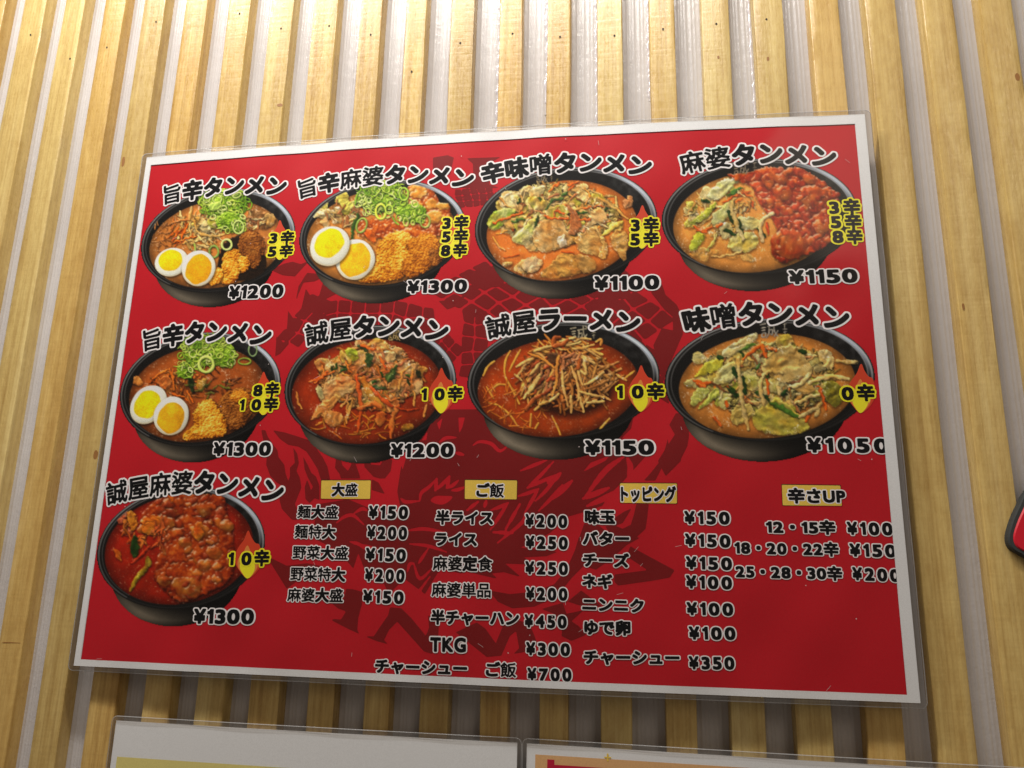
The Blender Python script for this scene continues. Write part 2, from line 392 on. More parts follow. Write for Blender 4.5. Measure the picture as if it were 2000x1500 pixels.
        s.over(al, np.clip(c, 0, 1), pid, sl)
    def lump(s, P, ramp, pid, cell=4, amp=1.2, gloss=.0, sh=.6, o=4, rnd=30, warp=14, thr=.8, clip=True, seed=None):
        P = spline(P, 4, True)
        sl = s._patch(P[:, 0].min(), P[:, 1].min(), P[:, 0].max(), P[:, 1].max(), 10)
        X = s.X[sl]; Y = s.Y[sl]; h, w = X.shape; sd0 = seed or s.r.randint(99999)
        wx = (fbm(h, w, 5, sd0+1)-.5)*warp*3; wy = (fbm(h, w, 5, sd0+2)-.5)*warp*3
        D = s.poly_sd(P, X+wx, Y+wy)
        al = np.clip(D*KS+.5, 0, 1)
        if clip and s.clip is not None: al = al*s.clip[sl]
        sd = np.clip((np.roll(np.roll(D, 4, 0), 2, 1)+16)/26, 0, 1)
        s.dark(sd*(s.clip[sl] if s.clip is not None else 1), sh, sl)
        n = fbm(h, w, cell, sd0+3, o, gain=.65)
        dome = np.sqrt(np.clip(D/(rnd*2.2), 0, 1))
        hgt = n*cell*amp*1.6+dome*rnd*KS*1.1
        gy, gx = np.gradient(hgt); nn = np.sqrt(gx*gx+gy*gy+1)
        lam = (gx*-LX+gy*-LY)/nn
        pt = fbm(h, w, 26, sd0+8, 2)
        v = np.clip(.46+.42*lam+.55*(n-.5)+.12*(dome-.6)+.5*(pt-.5), 0, 1)
        ramp = np.array(ramp); xs = np.linspace(0, 1, len(ramp))
        c = np.stack([np.interp(v, xs, ramp[:, k]) for k in range(3)], -1)
        spec = np.clip((lam-(1-thr))/thr*1.3, 0, 1)**4*gloss
        s.over(al, np.clip(c+spec[..., None], 0, 1), pid, sl)
    def egg(s, cx, cy, a, b, rot, yc, ya, yb, yx=0, yy=0, pid=3):
        wb = (vnoise(s.H, s.W, 38, s.seed+pid)-.5); e = s.ell(cx, cy, a, b, rot)*(1+.05*wb); sl = (slice(None), slice(None))
        es = s.ell(cx+6, cy+12, a*1.05, b*1.06, rot)
        s.dark(np.clip((1.06-es)*7, 0, 1)*s.clip, .55)
        g = np.clip(.5+.5*((s.X-cx)*LX+(s.Y-cy)*LY)/max(a, b), 0, 1)
        n = vnoise(s.H, s.W, 1.6, s.seed+pid*7)
        ridge = np.clip((e-.80)*5, 0, 1)
        white = np.array([.90, .90, .84])*(.80+.22*g+.06*(n-.5))[..., None]*(1-.17*ridge*(1-g))[..., None]
        low = np.clip((e-.9)*10, 0, 1)*np.clip((s.Y-cy)/b, 0, 1)
        white = white*(1-low[..., None]*.35)+low[..., None]*.35*np.array([.82, .66, .36])
        s.over(s.em(e, a)*s.clip, white, pid)
        y = s.ell(cx+yx, cy+yy, ya, yb, rot)*(1+.11*(vnoise(s.H, s.W, 18, s.seed+pid+4)-.5))
        s.over(np.clip((1.05-y)*ya*KS*.3, 0, 1)*.4, np.array([.86, .74, .4]), None)
        yn = fbm(s.H, s.W, 3, s.seed+pid+50, 2)
        yl = fbm(s.H, s.W, 22, s.seed+pid+60, 2); yol = np.array(yc)*(.80+.22*g+.26*(yn-.5)+.25*(yl-.5))[..., None]*np.clip(1.25-.3*y, .8, 1)[..., None]
        s.over(s.em(y, ya), np.clip(yol, 0, 1), 4 if pid == 3 else 10)
    def bits(s, n, cx, cy, rx, ry, cols, wl, ll, pid, bend=.25, angr=(0, 180), sh=.4, gloss=.4, mound=0):
        r = s.r
        for _ in range(n):
            t = r.uniform(0, 6.283); q = math.sqrt(r.rand())
            x, y = cx+rx*q*math.cos(t), cy+ry*q*math.sin(t)
            a = math.radians(r.uniform(*angr)); L = r.uniform(*ll)*.5
            dx, dy = math.cos(a)*L, math.sin(a)*L*.8; k = r.uniform(-bend, bend)
            c = np.array(cols[r.randint(len(cols))])*r.uniform(.82, 1.1)
            s.stroke([(x-dx, y-dy), (x+dy*k, y-dx*k), (x+dx, y+dy)], r.uniform(*wl), c, pid, gloss, sh)
    def leaves(s, n, cx, cy, rx, ry, cols, sz, pid, **kw):
        r = s.r
        for _ in range(n):
            t = r.uniform(0, 6.283); q = math.sqrt(r.rand())
            x, y = cx+rx*q*math.cos(t), cy+ry*q*math.sin(t); R = r.uniform(*sz)
            m = r.randint(5, 8); a0 = r.uniform(0, 6)
            st = r.uniform(.5, 1); ro = r.uniform(0, 3.14)
            P = []
            for k in range(m):
                an = a0+k*6.283/m; rr = R*r.uniform(.6, 1.15)
                u, v = rr*math.cos(an), rr*math.sin(an)*st
                P.append((x+u*math.cos(ro)-v*math.sin(ro), y+(u*math.sin(ro)+v*math.cos(ro))*.8))
            c = cols[r.randint(len(cols))]; c2 = cols[r.randint(len(cols))]
            s.leaf(P, np.array(c)*r.uniform(.9, 1.08), pid, c2, **kw)
    def negi(s, n, cx, cy, rx, ry, pid, sz=(20, 44), cols=None):
        r = s.r; cols = cols or [(.62, .74, .22), (.72, .80, .34), (.48, .63, .16), (.80, .86, .50), (.36, .52, .12)]
        P = [(cx+rx*math.cos(t)*r.uniform(.8, 1), cy+ry*math.sin(t)*r.uniform(.8, 1)) for t in np.linspace(0, 6.28, 14)[:-1]]
        s.lump(P, [(.12, .18, .03), (.30, .42, .08), (.55, .68, .18), (.78, .86, .42)], pid, cell=7, amp=1.0, gloss=.1, rnd=50, clip=False)
        for _ in range(n):
            t = r.uniform(0, 6.283); q = math.sqrt(r.rand())
            x, y = cx+rx*q*math.cos(t), cy+ry*q*math.sin(t)
            R = r.uniform(*sz); c = cols[r.randint(len(cols))]; e = r.uniform(.45, 1); ro = r.uniform(0, 3.14)
            if r.rand() < .62:
                Q = []
                for k in range(8):
                    u, v = R*math.cos(k*.785), R*e*math.sin(k*.785)
                    Q.append((x+u*math.cos(ro)-v*math.sin(ro), y+u*math.sin(ro)+v*math.cos(ro)))
                s.stroke(Q, r.uniform(4.5, 8), c, pid, .4, .38, closed=True, clip=False)
            else:
                s.stroke([(x-R*math.cos(ro), y-R*math.sin(ro)), (x+R*.3, y-R*.2), (x+R*math.cos(ro), y+R*math.sin(ro))], r.uniform(4.5, 9), c, pid, .4, .38, clip=False)
    def ring(s, x, y, rx, ry, w, c, pid, rot=0):
        ro = math.radians(rot); Q = []
        for k in range(9):
            u, v = rx*math.cos(k*.698), ry*math.sin(k*.698)
            Q.append((x+u*math.cos(ro)-v*math.sin(ro), y+u*math.sin(ro)+v*math.cos(ro)))
        s.stroke(Q, w, c, pid, .4, .55, closed=True, clip=False)
    def mark(s, x, y, k=1.0, col=(.42, .40, .36)):
        r = np.random.RandomState(3)
        S = [[(0, 8), (28, 2)], [(6, 24), (26, 20)], [(8, 36), (24, 33)], [(10, 50), (26, 47), (24, 66), (9, 66), (10, 50)],
             [(36, 16), (84, 8)], [(44, 16), (42, 50), (30, 72)], [(46, 34), (60, 32), (58, 56), (50, 52)], [(66, -6), (70, 40), (92, 70)],
             [(86, 36), (68, 66)], [(76, -6), (86, 2)], [(112, 6), (128, 2)], [(118, 0), (119, 26)], [(110, 30), (130, 27)], [(114, 44), (128, 40)], [(120, 36), (121, 60)]]
        for q in S:
            s.stroke([(x+a*k, y+b*k) for a, b in q], 4.2*k if q[0][0] < 100 else 2.6*k, col, 1, 0, 0, var=.2, clip=False)
    def finish(s):
        h, w = s.H, s.W; Yi, Xi = np.mgrid[0:h, 0:w]
        top = np.isin(s.ID, (5, 9)); ch = s.ID == 6
        wk = 9 if s.glaze > .5 else 4; dx = (fbm(h, w, 9, s.seed+201, 2)-.5)*wk; dy = (fbm(h, w, 9, s.seed+202, 2)-.5)*wk
        xx = np.clip(Xi+dx, 0, w-1.01); yy = np.clip(Yi+dy, 0, h-1.01); x0 = xx.astype(int); y0 = yy.astype(int); fx = (xx-x0)[..., None]; fy = (yy-y0)[..., None]
        Wp = (s.C[y0, x0]*(1-fx)+s.C[y0, x0+1]*fx)*(1-fy)+(s.C[y0+1, x0]*(1-fx)+s.C[y0+1, x0+1]*fx)*fy
        m = (top & np.isin(s.ID[y0, x0], (5, 9, 2)))[..., None]*1.0
        s.C = s.C*(1-m)+Wp*m
        gl = np.clip(fbm(h, w, 30, s.seed+203, 4)*2.6-1.0, 0, 1)*(s.ID == 5)*.6*s.glaze+.10*(s.ID == 5)
        s.C = s.C*(1-gl[..., None])+gl[..., None]*s.C*(np.array(s.tint)*.75+.25)
        dk = np.clip(fbm(h, w, 12, s.seed+204, 3)*2.4-1.2, 0, 1)*np.isin(s.ID, (5, 6))*.28
        s.C *= (1-dk)[..., None]
        sp = np.clip(fbm(h, w, 3.2, s.seed+205, 2)*fbm(h, w, 24, s.seed+206, 2)*3.2-1.32, 0, 1)*np.isin(s.ID, (5, 9, 2))
        lum = s.C.mean(-1); sp = sp*np.clip(lum*2.2, 0, 1)
        s.C = s.C+(1-s.C)*(sp*.8)[..., None]*np.array([1, .95, .85])
        sc_ = (s.ID == 9)[..., None]; Bs = s.C.copy()
        for _ in range(5):
            for a_ in (0, 1): Bs = (np.roll(Bs, 1, a_)+2*Bs+np.roll(Bs, -1, a_))/4
        hs = Bs.mean(-1); gy, gx_ = np.gradient(hs*26); spq = np.clip((gx_*-LX+gy*-LY)*1.6-.55, 0, 1)[..., None]*.5
        Sm = s.C*.25+Bs*.75; Sm = Sm+(1-Sm)*spq*np.array([1, .86, .72]); s.C = np.where(sc_, Sm, s.C)
        B = s.C.copy()
        for a_ in (0, 1): B = (np.roll(B, 1, a_)+2*B+np.roll(B, -1, a_))/4
        s.C = s.C*.45+B*.55
        g = np.random.RandomState(s.seed+99).rand(s.H, s.W)
        s.C = np.clip(s.C*(.95+.10*g[..., None]), 0, 1)
CAB = [(.90, .82, .56), (.87, .79, .40), (.93, .87, .64), (.76, .76, .30), (.86, .70, .40)]
SPR = [(.86, .74, .48), (.80, .66, .38), (.88, .80, .58), (.74, .56, .30)]
CRT = [(.86, .40, .12), (.80, .34, .10), (.90, .48, .18)]
PRK = [(.66, .42, .26), (.58, .36, .20), (.72, .50, .32)]
GRN = [(.12, .24, .07), (.18, .32, .10), (.10, .18, .06)]
KAR = [(.30, .13, .03), (.52, .27, .06), (.78, .48, .12), (.93, .70, .26), (.99, .86, .50)]
KARB = [(.10, .05, .02), (.25, .12, .04), (.45, .24, .08), (.62, .37, .14), (.78, .54, .28)]
KARO = [(.22, .10, .02), (.44, .22, .05), (.64, .36, .09), (.80, .52, .16), (.90, .68, .30)]
MAP = [(.22, .04, .02), (.42, .09, .03), (.62, .17, .06), (.76, .30, .12), (.86, .50, .28)]
def dish_a():
    d = Dish(1700, 1500, 11)
    d.bowl((832, 797, 757, 512, -.16), (815, 835, 655, 432, -.16), (.68, .41, .19))
    d.bits(40, 300, 760, 130, 150, [(.60, .38, .20), (.50, .28, .12)], (5, 9), (30, 80), 2, sh=.25, gloss=.5)
    d.bits(70, 640, 700, 230, 190, SPR, (8, 14), (80, 210), 5, angr=(20, 160))
    d.bits(16, 480, 700, 120, 130, CRT, (6, 10), (80, 200), 5, angr=(90, 150))
    d.bits(40, 650, 700, 200, 150, SPR, (7, 12), (90, 240), 5, angr=(0, 180))
    d.leaves(5, 700, 640, 160, 60, CAB, (50, 90), 5)
    d.leaf([(1150, 500), (1330, 520), (1390, 600), (1300, 690), (1180, 650), (1120, 590)], (.60, .44, .28), 5, (.42, .28, .14), fold=7)
    d.leaf([(1290, 540), (1370, 545), (1390, 610), (1310, 670)], (.78, .64, .40), 5)
    d.bits(20, 1150, 620, 130, 60, PRK+SPR, (8, 14), (60, 140), 5)
    d.stroke([(600, 600), (640, 720), (780, 760), (900, 730)], 14, (.80, .64, .36), 5)
    d.stroke([(560, 600), (560, 720), (620, 870)], 11, (.86, .76, .50), 5)
    d.stroke([(530, 640), (490, 740), (470, 790)], 10, (.82, .40, .14), 5)
    d.stroke([(380, 830), (480, 790), (620, 760)], 9, (.85, .42, .14), 5)
    for q in ([(360, 640), (440, 610), (560, 590)], [(330, 720), (380, 705)], [(270, 800), (320, 850), (380, 850)]): d.stroke(q, 9, (.66, .42, .22), 5)
    d.leaf([(870, 860), (1000, 760), (1100, 760), (1300, 960), (1250, 1150), (1080, 1190), (830, 1140)], (.10, .06, .03), 2, fold=5, edge=0)
    d.lump([(1040, 780), (1130, 690), (1230, 730), (1290, 850), (1250, 980), (1190, 1080), (1100, 1010), (1030, 900)], KARB, 6, 4, 1.3)
    d.lump([(880, 950), (960, 890), (1030, 900), (1050, 1010), (1020, 1180), (940, 1230), (860, 1200), (870, 1080)], KAR, 8, 4.5, 1.2)
    d.lump([(760, 1120), (850, 1060), (880, 1120), (850, 1200), (760, 1240), (720, 1190)], KAR, 8, 4.5, 1.2)
    d.lump([(1030, 980), (1090, 950), (1140, 1010), (1110, 1090), (1040, 1100)], KAR, 8, 4.5, 1.2)
    d.negi(95, 880, 440, 250, 150, 7)
    d.negi(26, 960, 620, 160, 110, 7, (18, 36))
    d.leaf([(745, 450), (840, 420), (865, 460), (800, 505), (750, 495)], (.70, .82, .36), 7, clip=False, fold=6)
    d.ring(1030, 670, 50, 62, 10, (.70, .78, .42), 7); d.ring(915, 840, 48, 50, 12, (.78, .84, .48), 7)
    d.ring(790, 910, 44, 56, 11, (.50, .62, .28), 7); d.stroke([(600, 830), (610, 900)], 9, (.6, .7, .3), 7)
    d.egg(375, 1010, 165, 135, -20, (.95, .76, .10), 118, 100, -8, -18, 3)
    d.egg(640, 1070, 178, 160, -68, (.93, .64, .12), 150, 122, 0, 10, 8)
    return d
def dish_b():
    d = Dish(1742, 1500, 23)
    d.bowl((860, 757, 792, 518, -.13), (850, 790, 708, 455, -.13), (.74, .46, .20))
    d.leaves(10, 430, 480, 190, 130, [(.82, .82, .40), (.86, .84, .55), (.74, .76, .30)], (50, 110), 5, ang=-30)
    d.leaves(9, 420, 610, 180, 80, [(.88, .78, .55), (.80, .60, .36), (.90, .84, .66)], (45, 85), 5)
    d.bits(30, 520, 560, 200, 120, SPR+PRK, (8, 14), (50, 130), 5)
    d.lump([(1090, 330), (1200, 280), (1330, 330), (1400, 470), (1480, 480), (1500, 580), (1400, 760), (1200, 800), (850, 800), (640, 780), (640, 640), (900, 600), (1100, 560)], [(.25, .08, .02), (.44, .15, .04), (.62, .26, .08), (.78, .42, .14), (.90, .62, .30)], 9, 11, .9, .5, thr=.6)
    for q in ([(1110, 340), (1210, 290), (1280, 360), (1230, 420), (1130, 410)], [(1290, 430), (1360, 440), (1360, 520), (1280, 510)], [(1300, 560), (1400, 550), (1420, 620), (1330, 660), (1290, 610)], [(1140, 470), (1230, 470), (1240, 540), (1150, 550)], [(1370, 480), (1480, 470), (1470, 520), (1390, 530)]):
        d.leaf(q, (.86, .54, .20), 9, (.92, .66, .30), fold=8, smooth=True, gloss=.4)
    d.leaf([(560, 800), (560, 700), (610, 580), (640, 580), (600, 700), (585, 800)], (.18, .30, .10), 5, edge=.05)
    d.leaf([(690, 720), (750, 730), (795, 800), (780, 850), (700, 790)], (.85, .40, .14), 5)
    d.lump([(800, 880), (880, 790), (1000, 730), (1110, 760), (1150, 850), (1130, 1000), (1060, 1160), (860, 1210), (640, 1215), (680, 1120), (780, 1060)], KAR, 8, 5, 1.2)
    d.lump([(1080, 820), (1180, 790), (1260, 750), (1370, 790), (1380, 900), (1330, 1050), (1200, 1150), (1080, 1170), (1040, 1040), (1100, 930)], KARO, 8, 5, 1.3)
    d.lump([(1300, 900), (1400, 930), (1420, 1010), (1330, 1060)], KARB, 6, 4, 1.3)
    d.negi(130, 850, 420, 250, 170, 7)
    d.negi(20, 1130, 560, 160, 110, 7, (20, 40))
    d.ring(842, 550, 48, 70, 12, (.80, .86, .30), 7); d.ring(660, 680, 46, 70, 9, (.55, .66, .28), 7, 20)
    d.ring(1260, 640, 46, 60, 8, (.58, .66, .30), 7); d.ring(1060, 385, 40, 60, 9, (.62, .76, .26), 7); d.ring(920, 530, 34, 42, 9, (.7, .8, .3), 7)
    d.stroke([(950, 600), (980, 650), (1010, 670)], 9, (.5, .66, .2), 7, clip=False)
    d.stroke([(600, 480), (615, 400), (660, 340)], 9, (.45, .62, .16), 7, clip=False)
    d.egg(600, 1000, 195, 180, -58, (.95, .70, .13), 165, 140, 0, 5, 8)
    d.egg(360, 875, 200, 175, -42, (.95, .83, .10), 150, 126, -5, -28, 3)
    return d
def tanmen(d, cx, cy, rx, ry, n=1.0, cols=None, sp=SPR, dense=1.0):
    cols = cols or CAB
    P = [(cx+rx*math.cos(t)*d.r.uniform(.85, 1.04), cy+ry*math.sin(t)*d.r.uniform(.85, 1.04)) for t in np.linspace(0, 6.28, 15)[:-1]]
    m = np.array(cols).mean(0)
    d.lump(P, [m*.12, m*.32, m*.62, m*.9, m*1.1], 5, 8, 1.2, .2, rnd=60, warp=24)
    d.leaves(int(26*dense), cx, cy, rx*.95, ry*.95, [tuple(np.array(c)*.8) for c in cols], (60, 120), 5)
    d.bits(int(60*dense), cx, cy, rx*.98, ry*.98, [np.array(c)*.75 for c in sp+cols[:2]], (8, 14), (60, 160), 5, sh=.4)
    d.leaves(int(20*dense), cx, cy, rx, ry, cols, (60, 130), 5)
    d.bits(int(70*dense), cx, cy, rx*.95, ry*.95, sp, (8, 15), (70, 190), 5)
    d.bits(int(20*dense), cx, cy, rx*.9, ry*.9, CRT, (8, 13), (50, 130), 5)
    d.leaves(int(22*dense), cx, cy, rx*.85, ry*.85, cols, (60, 125), 5)
    d.bits(int(45*dense), cx, cy, rx*.85, ry*.85, sp+PRK, (8, 14), (60, 160), 5)
    d.bits(int(9*dense), cx, cy, rx*.8, ry*.8, GRN, (10, 15), (40, 80), 5)
def dish_c():
    d = Dish(1875, 1500, 37)
    d.bowl((917, 747, 840, 533, -.1), (880, 800, 690, 460, -.12), (.82, .44, .18))
    d.mark(640, 275, 1.2, (.50, .45, .36))
    tanmen(d, 850, 650, 560, 290)
    d.leaves(8, 560, 1130, 380, 60, [(.84, .66, .36), (.88, .76, .5)], (50, 90), 5)
    d.leaf([(200, 700), (290, 610), (440, 600), (450, 640), (350, 720), (290, 790), (210, 780)], (.50, .66, .16), 5, (.78, .82, .5))
    d.leaf([(420, 880), (560, 730), (650, 640), (640, 760), (560, 900), (500, 930)], (.80, .82, .42), 5, (.88, .85, .62), ang=130)
    d.leaf([(610, 800), (760, 690), (860, 690), (920, 790), (980, 900), (860, 960), (720, 1000), (640, 940)], (.88, .76, .52), 5, (.80, .62, .36), ang=60)
    d.leaf([(840, 860), (900, 840), (920, 920), (860, 950)], (.98, .94, .82), 5, gloss=.8)
    d.leaf([(1000, 870), (1100, 800), (1200, 760), (1290, 930), (1280, 1040), (1200, 1030), (1060, 1000), (1010, 940)], (.86, .72, .44), 5, (.76, .58, .32), ang=20)
    d.leaf([(1190, 780), (1270, 870), (1300, 980), (1280, 1050), (1220, 1040), (1250, 920)], (.90, .78, .50), 5)
    d.leaf([(1320, 850), (1400, 780), (1480, 840), (1470, 1000), (1460, 1090), (1390, 1010), (1330, 920)], (.84, .68, .40), 5, (.74, .56, .30))
    d.leaf([(1140, 640), (1230, 590), (1300, 700), (1180, 740), (1110, 760)], (.86, .72, .48), 5)
    d.stroke([(1260, 840), (1340, 770), (1430, 720)], 27, (.86, .78, .38), 5, taper=.2)
    d.stroke([(1220, 500), (1330, 570), (1480, 690)], 15, (.80, .66, .38), 5); d.stroke([(1370, 490), (1385, 590)], 13, (.86, .82, .55), 5)
    d.leaf([(920, 560), (960, 580), (1040, 660), (1060, 760), (990, 830), (940, 830), (960, 700)], (.74, .50, .32), 5, (.62, .38, .22), fold=6)
    d.leaf([(520, 1110), (600, 1030), (700, 1070), (680, 1140), (600, 1190), (530, 1150)], (.88, .78, .60), 5)
    d.leaf([(690, 1180), (780, 1100), (860, 1010), (1000, 1020), (1150, 1060), (1160, 1150), (1040, 1190), (800, 1250), (700, 1230)], (.82, .62, .30), 5, (.72, .50, .24), fold=12)
    d.leaf([(1000, 1020), (1140, 1040), (1200, 1130), (1130, 1190), (1050, 1170)], (.74, .56, .30), 5)
    d.stroke([(740, 600), (800, 520), (900, 500)], 14, (.20, .32, .14), 5); d.stroke([(430, 720), (540, 690)], 16, (.22, .34, .12), 5)
    d.stroke([(650, 690), (640, 750)], 18, (.14, .24, .10), 5)
    for q in ([(720, 670), (800, 690), (940, 690)], [(820, 620), (900, 640)], [(1080, 600), (1140, 580)], [(1040, 700), (1130, 700)], [(880, 990), (980, 1000)], [(350, 1040), (480, 1020)], [(930, 390), (1030, 350)], [(250, 730), (420, 670), (520, 630)]):
        d.stroke(q, 13, (.84, .38, .14), 5)
    for q in ([(250, 860), (300, 940), (360, 980)], [(280, 830), (380, 800)], [(1100, 560), (1130, 480), (1090, 400)]): d.stroke(q, 10, (.86, .60, .26), 5)
    d.leaves(3, 1500, 560, 40, 60, [(.80, .60, .42)], (40, 60), 5)
    return d
def inside(d, P, n, m):
    P = spline(P, 4, True); out = []
    while len(out) < n:
        X = np.array([d.r.uniform(P[:, 0].min(), P[:, 0].max())]); Y = np.array([d.r.uniform(P[:, 1].min(), P[:, 1].max())])
        if d.poly_sd(P, X, Y)[0] > m: out.append((X[0], Y[0]))
    return out
MAP = [(.16, .03, .015), (.34, .07, .025), (.50, .13, .04), (.62, .20, .07), (.72, .32, .13)]
def mapo(d, P, seed=1, n=230, cubes=(), dk=1.0, tn=(1.06, 1.12, 1.05)):
    tn = np.array(tn); d.lump(P, np.array(MAP)*dk*tn, 9, 22, .75, .25, thr=.5, warp=10, o=3)
    r = d.r
    def dots(k, W, sh):
        for x, y in sorted(inside(d, P, k, 14), key=lambda q: q[1]):
            c = tn*np.array([(.52, .14, .05), (.60, .19, .07), (.50, .12, .04), (.68, .28, .11), (.46, .12, .05)][r.randint(5)])*r.uniform(.92, 1.08)*dk
            L = r.uniform(8, 34); a = r.uniform(0, 3.1)
            d.stroke([(x-L*math.cos(a), y-L*math.sin(a)*.7), (x+r.uniform(-8, 8), y+r.uniform(-8, 8)), (x+L*math.cos(a), y+L*math.sin(a)*.7)], r.uniform(*W), c, 9, .3, sh)
    dots(n//2, (22, 46), .2)
    for x, y, R in cubes:
        d.leaf([(x-R, y-R*.5), (x+R*.2, y-R*.8), (x+R, y-R*.3), (x+R*.9, y+R*.6), (x-R*.1, y+R*.9), (x-R*.9, y+R*.4)], np.array((.72, .34, .14))*dk*tn, 9, np.array((.58, .18, .06))*dk*tn, fold=11, gloss=.5, rnd=34, edge=.0, amp=.55, warp=3)
    for q in P[::2]: pass
    dots(n//5, (12, 26), .2)
    for x, y in inside(d, P, n//9, 14):
        d.stroke([(x-6, y), (x+6, y+3)], r.uniform(3, 6), (.90, .62, .46), 9, .2, 0)
def dish_d():
    d = Dish(1955, 1500, 41)
    d.bowl((926, 742, 874, 518, -.07), (880, 790, 722, 450, -.1), (.80, .52, .24))
    d.mark(690, 262, 1.6, (.48, .43, .36))
    d.leaves(7, 640, 1090, 330, 60, [(.86, .60, .30), (.88, .68, .38)], (60, 110), 5, sh=.2, edge=.05, gloss=.1)
    d.leaves(14, 560, 690, 290, 180, CAB, (60, 120), 5)
    d.bits(50, 600, 720, 300, 200, SPR, (9, 15), (70, 190), 5)
    d.leaf([(460, 560), (560, 440), (650, 400), (740, 430), (640, 520), (560, 590)], (.90, .90, .70), 5, (.82, .84, .52))
    d.leaf([(500, 740), (560, 680), (680, 590), (690, 680), (600, 790), (520, 810)], (.86, .86, .62), 5, (.78, .80, .44))
    d.leaf([(300, 1030), (350, 900), (440, 900), (420, 970), (340, 1050)], (.70, .74, .24), 5); d.leaf([(440, 1060), (500, 960), (560, 890), (520, 990)], (.80, .80, .46), 5)
    d.leaf([(300, 800), (440, 690), (540, 610), (500, 700), (400, 790)], (.70, .74, .28), 5)
    d.leaf([(700, 900), (860, 880), (920, 960), (860, 1040), (760, 1060), (640, 1010)], (.84, .78, .42), 5, (.88, .84, .60), fold=14)
    d.leaf([(560, 820), (660, 800), (680, 900), (600, 940)], (.88, .86, .66), 5); d.leaf([(740, 740), (900, 760), (930, 830), (800, 860)], (.86, .85, .60), 5)
    for q in ([(420, 600), (470, 620)], [(650, 700), (700, 800)], [(730, 780), (770, 880)], [(620, 860), (700, 900)], [(910, 850), (970, 920)]): d.stroke(q, 22, (.10, .20, .07), 5)
    d.leaf([(640, 550), (720, 490), (790, 480), (720, 540)], (.20, .36, .12), 5, edge=.05)
    for q in ([(340, 830), (430, 860), (500, 840)], [(370, 870), (450, 880)], [(600, 620), (700, 560)], [(700, 560), (840, 520)], [(590, 810), (540, 840)]): d.stroke(q, 15, (.84, .36, .14), 5)
    d.bits(20, 780, 620, 110, 90, SPR+CRT, (9, 14), (60, 120), 5)
    d.stroke([(500, 1100), (620, 1090), (780, 1050)], 12, (.88, .70, .42), 5)
    mapo(d, [(640, 370), (800, 360), (1000, 300), (1150, 330), (1260, 300), (1440, 400), (1600, 530), (1640, 680), (1600, 850), (1520, 1000), (1400, 1060), (1250, 1110), (1140, 1160), (1040, 1080), (1020, 960), (1080, 860), (1000, 720), (900, 600), (850, 480), (720, 420)], 5,
         cubes=((1130, 530, 75), (1400, 560, 115), (1120, 400, 60), (1370, 410, 55), (1190, 980, 150), (1470, 830, 70), (1010, 620, 50), (1000, 430, 55)))
    d.stroke([(680, 620), (700, 760), (780, 940)], 22, (.88, .80, .56), 5); d.stroke([(950, 960), (930, 850), (960, 760), (1040, 720)], 22, (.90, .78, .56), 5)
    d.stroke([(990, 800), (1000, 900)], 16, (.82, .28, .12), 5)
    return d
def dish_e():
    d = Dish(1750, 1500, 53)
    d.bowl((857, 752, 789, 560, -.13), (835, 800, 672, 470, -.13), (.52, .25, .10))
    d.bits(60, 620, 720, 260, 150, [(.74, .40, .14), (.66, .34, .12), (.80, .52, .24)], (9, 14), (60, 170), 5)
    d.bits(40, 900, 700, 330, 150, [(.40, .20, .08), (.52, .28, .10), (.24, .12, .05), (.34, .36, .12)], (9, 14), (60, 140), 5)
    d.leaf([(440, 680), (500, 620), (570, 650), (560, 740), (480, 740)], (.80, .48, .24), 5)
    d.leaf([(200, 700), (230, 620), (300, 680), (270, 720)], (.82, .54, .26), 5)
    for q in ([(370, 690), (460, 600), (560, 550)], [(560, 560), (600, 680)], [(560, 790), (700, 830)], [(720, 760), (790, 880)], [(590, 560), (600, 760)]): d.stroke(q, 12, (.82, .42, .14), 5)
    d.leaf([(740, 650), (790, 650), (800, 780), (770, 770)], (.10, .16, .06), 5)
    d.leaf([(820, 680), (920, 640), (900, 720), (840, 750)], (.72, .56, .24), 5)
    d.lump([(1050, 850), (1150, 760), (1300, 740), (1400, 800), (1380, 960), (1280, 1100), (1150, 1150), (1060, 1060), (1020, 930)], KARB, 6, 4.5, 1.35)
    d.lump([(1150, 800), (1280, 760), (1350, 860), (1200, 900)], KARO, 6, 4, 1.2, sh=0)
    d.lump([(790, 990), (860, 880), (970, 850), (1040, 950), (1110, 1080), (1090, 1200), (900, 1230), (720, 1250), (700, 1180), (790, 1100)], KAR, 8, 5, 1.2)
    d.negi(120, 880, 370, 230, 170, 7)
    d.negi(30, 1090, 420, 120, 120, 7, (20, 40)); d.negi(14, 700, 570, 90, 80, 7, (20, 40))
    d.ring(915, 510, 70, 75, 17, (.76, .84, .40), 7); d.ring(1290, 480, 60, 30, 9, (.5, .6, .2), 7); d.ring(1370, 370, 40, 60, 8, (.5, .6, .4), 7)
    d.egg(350, 905, 205, 160, -50, (.95, .80, .10), 150, 118, -10, -5, 3)
    d.egg(575, 1010, 190, 168, -66, (.92, .64, .13), 150, 128, -5, 22, 8)
    return d
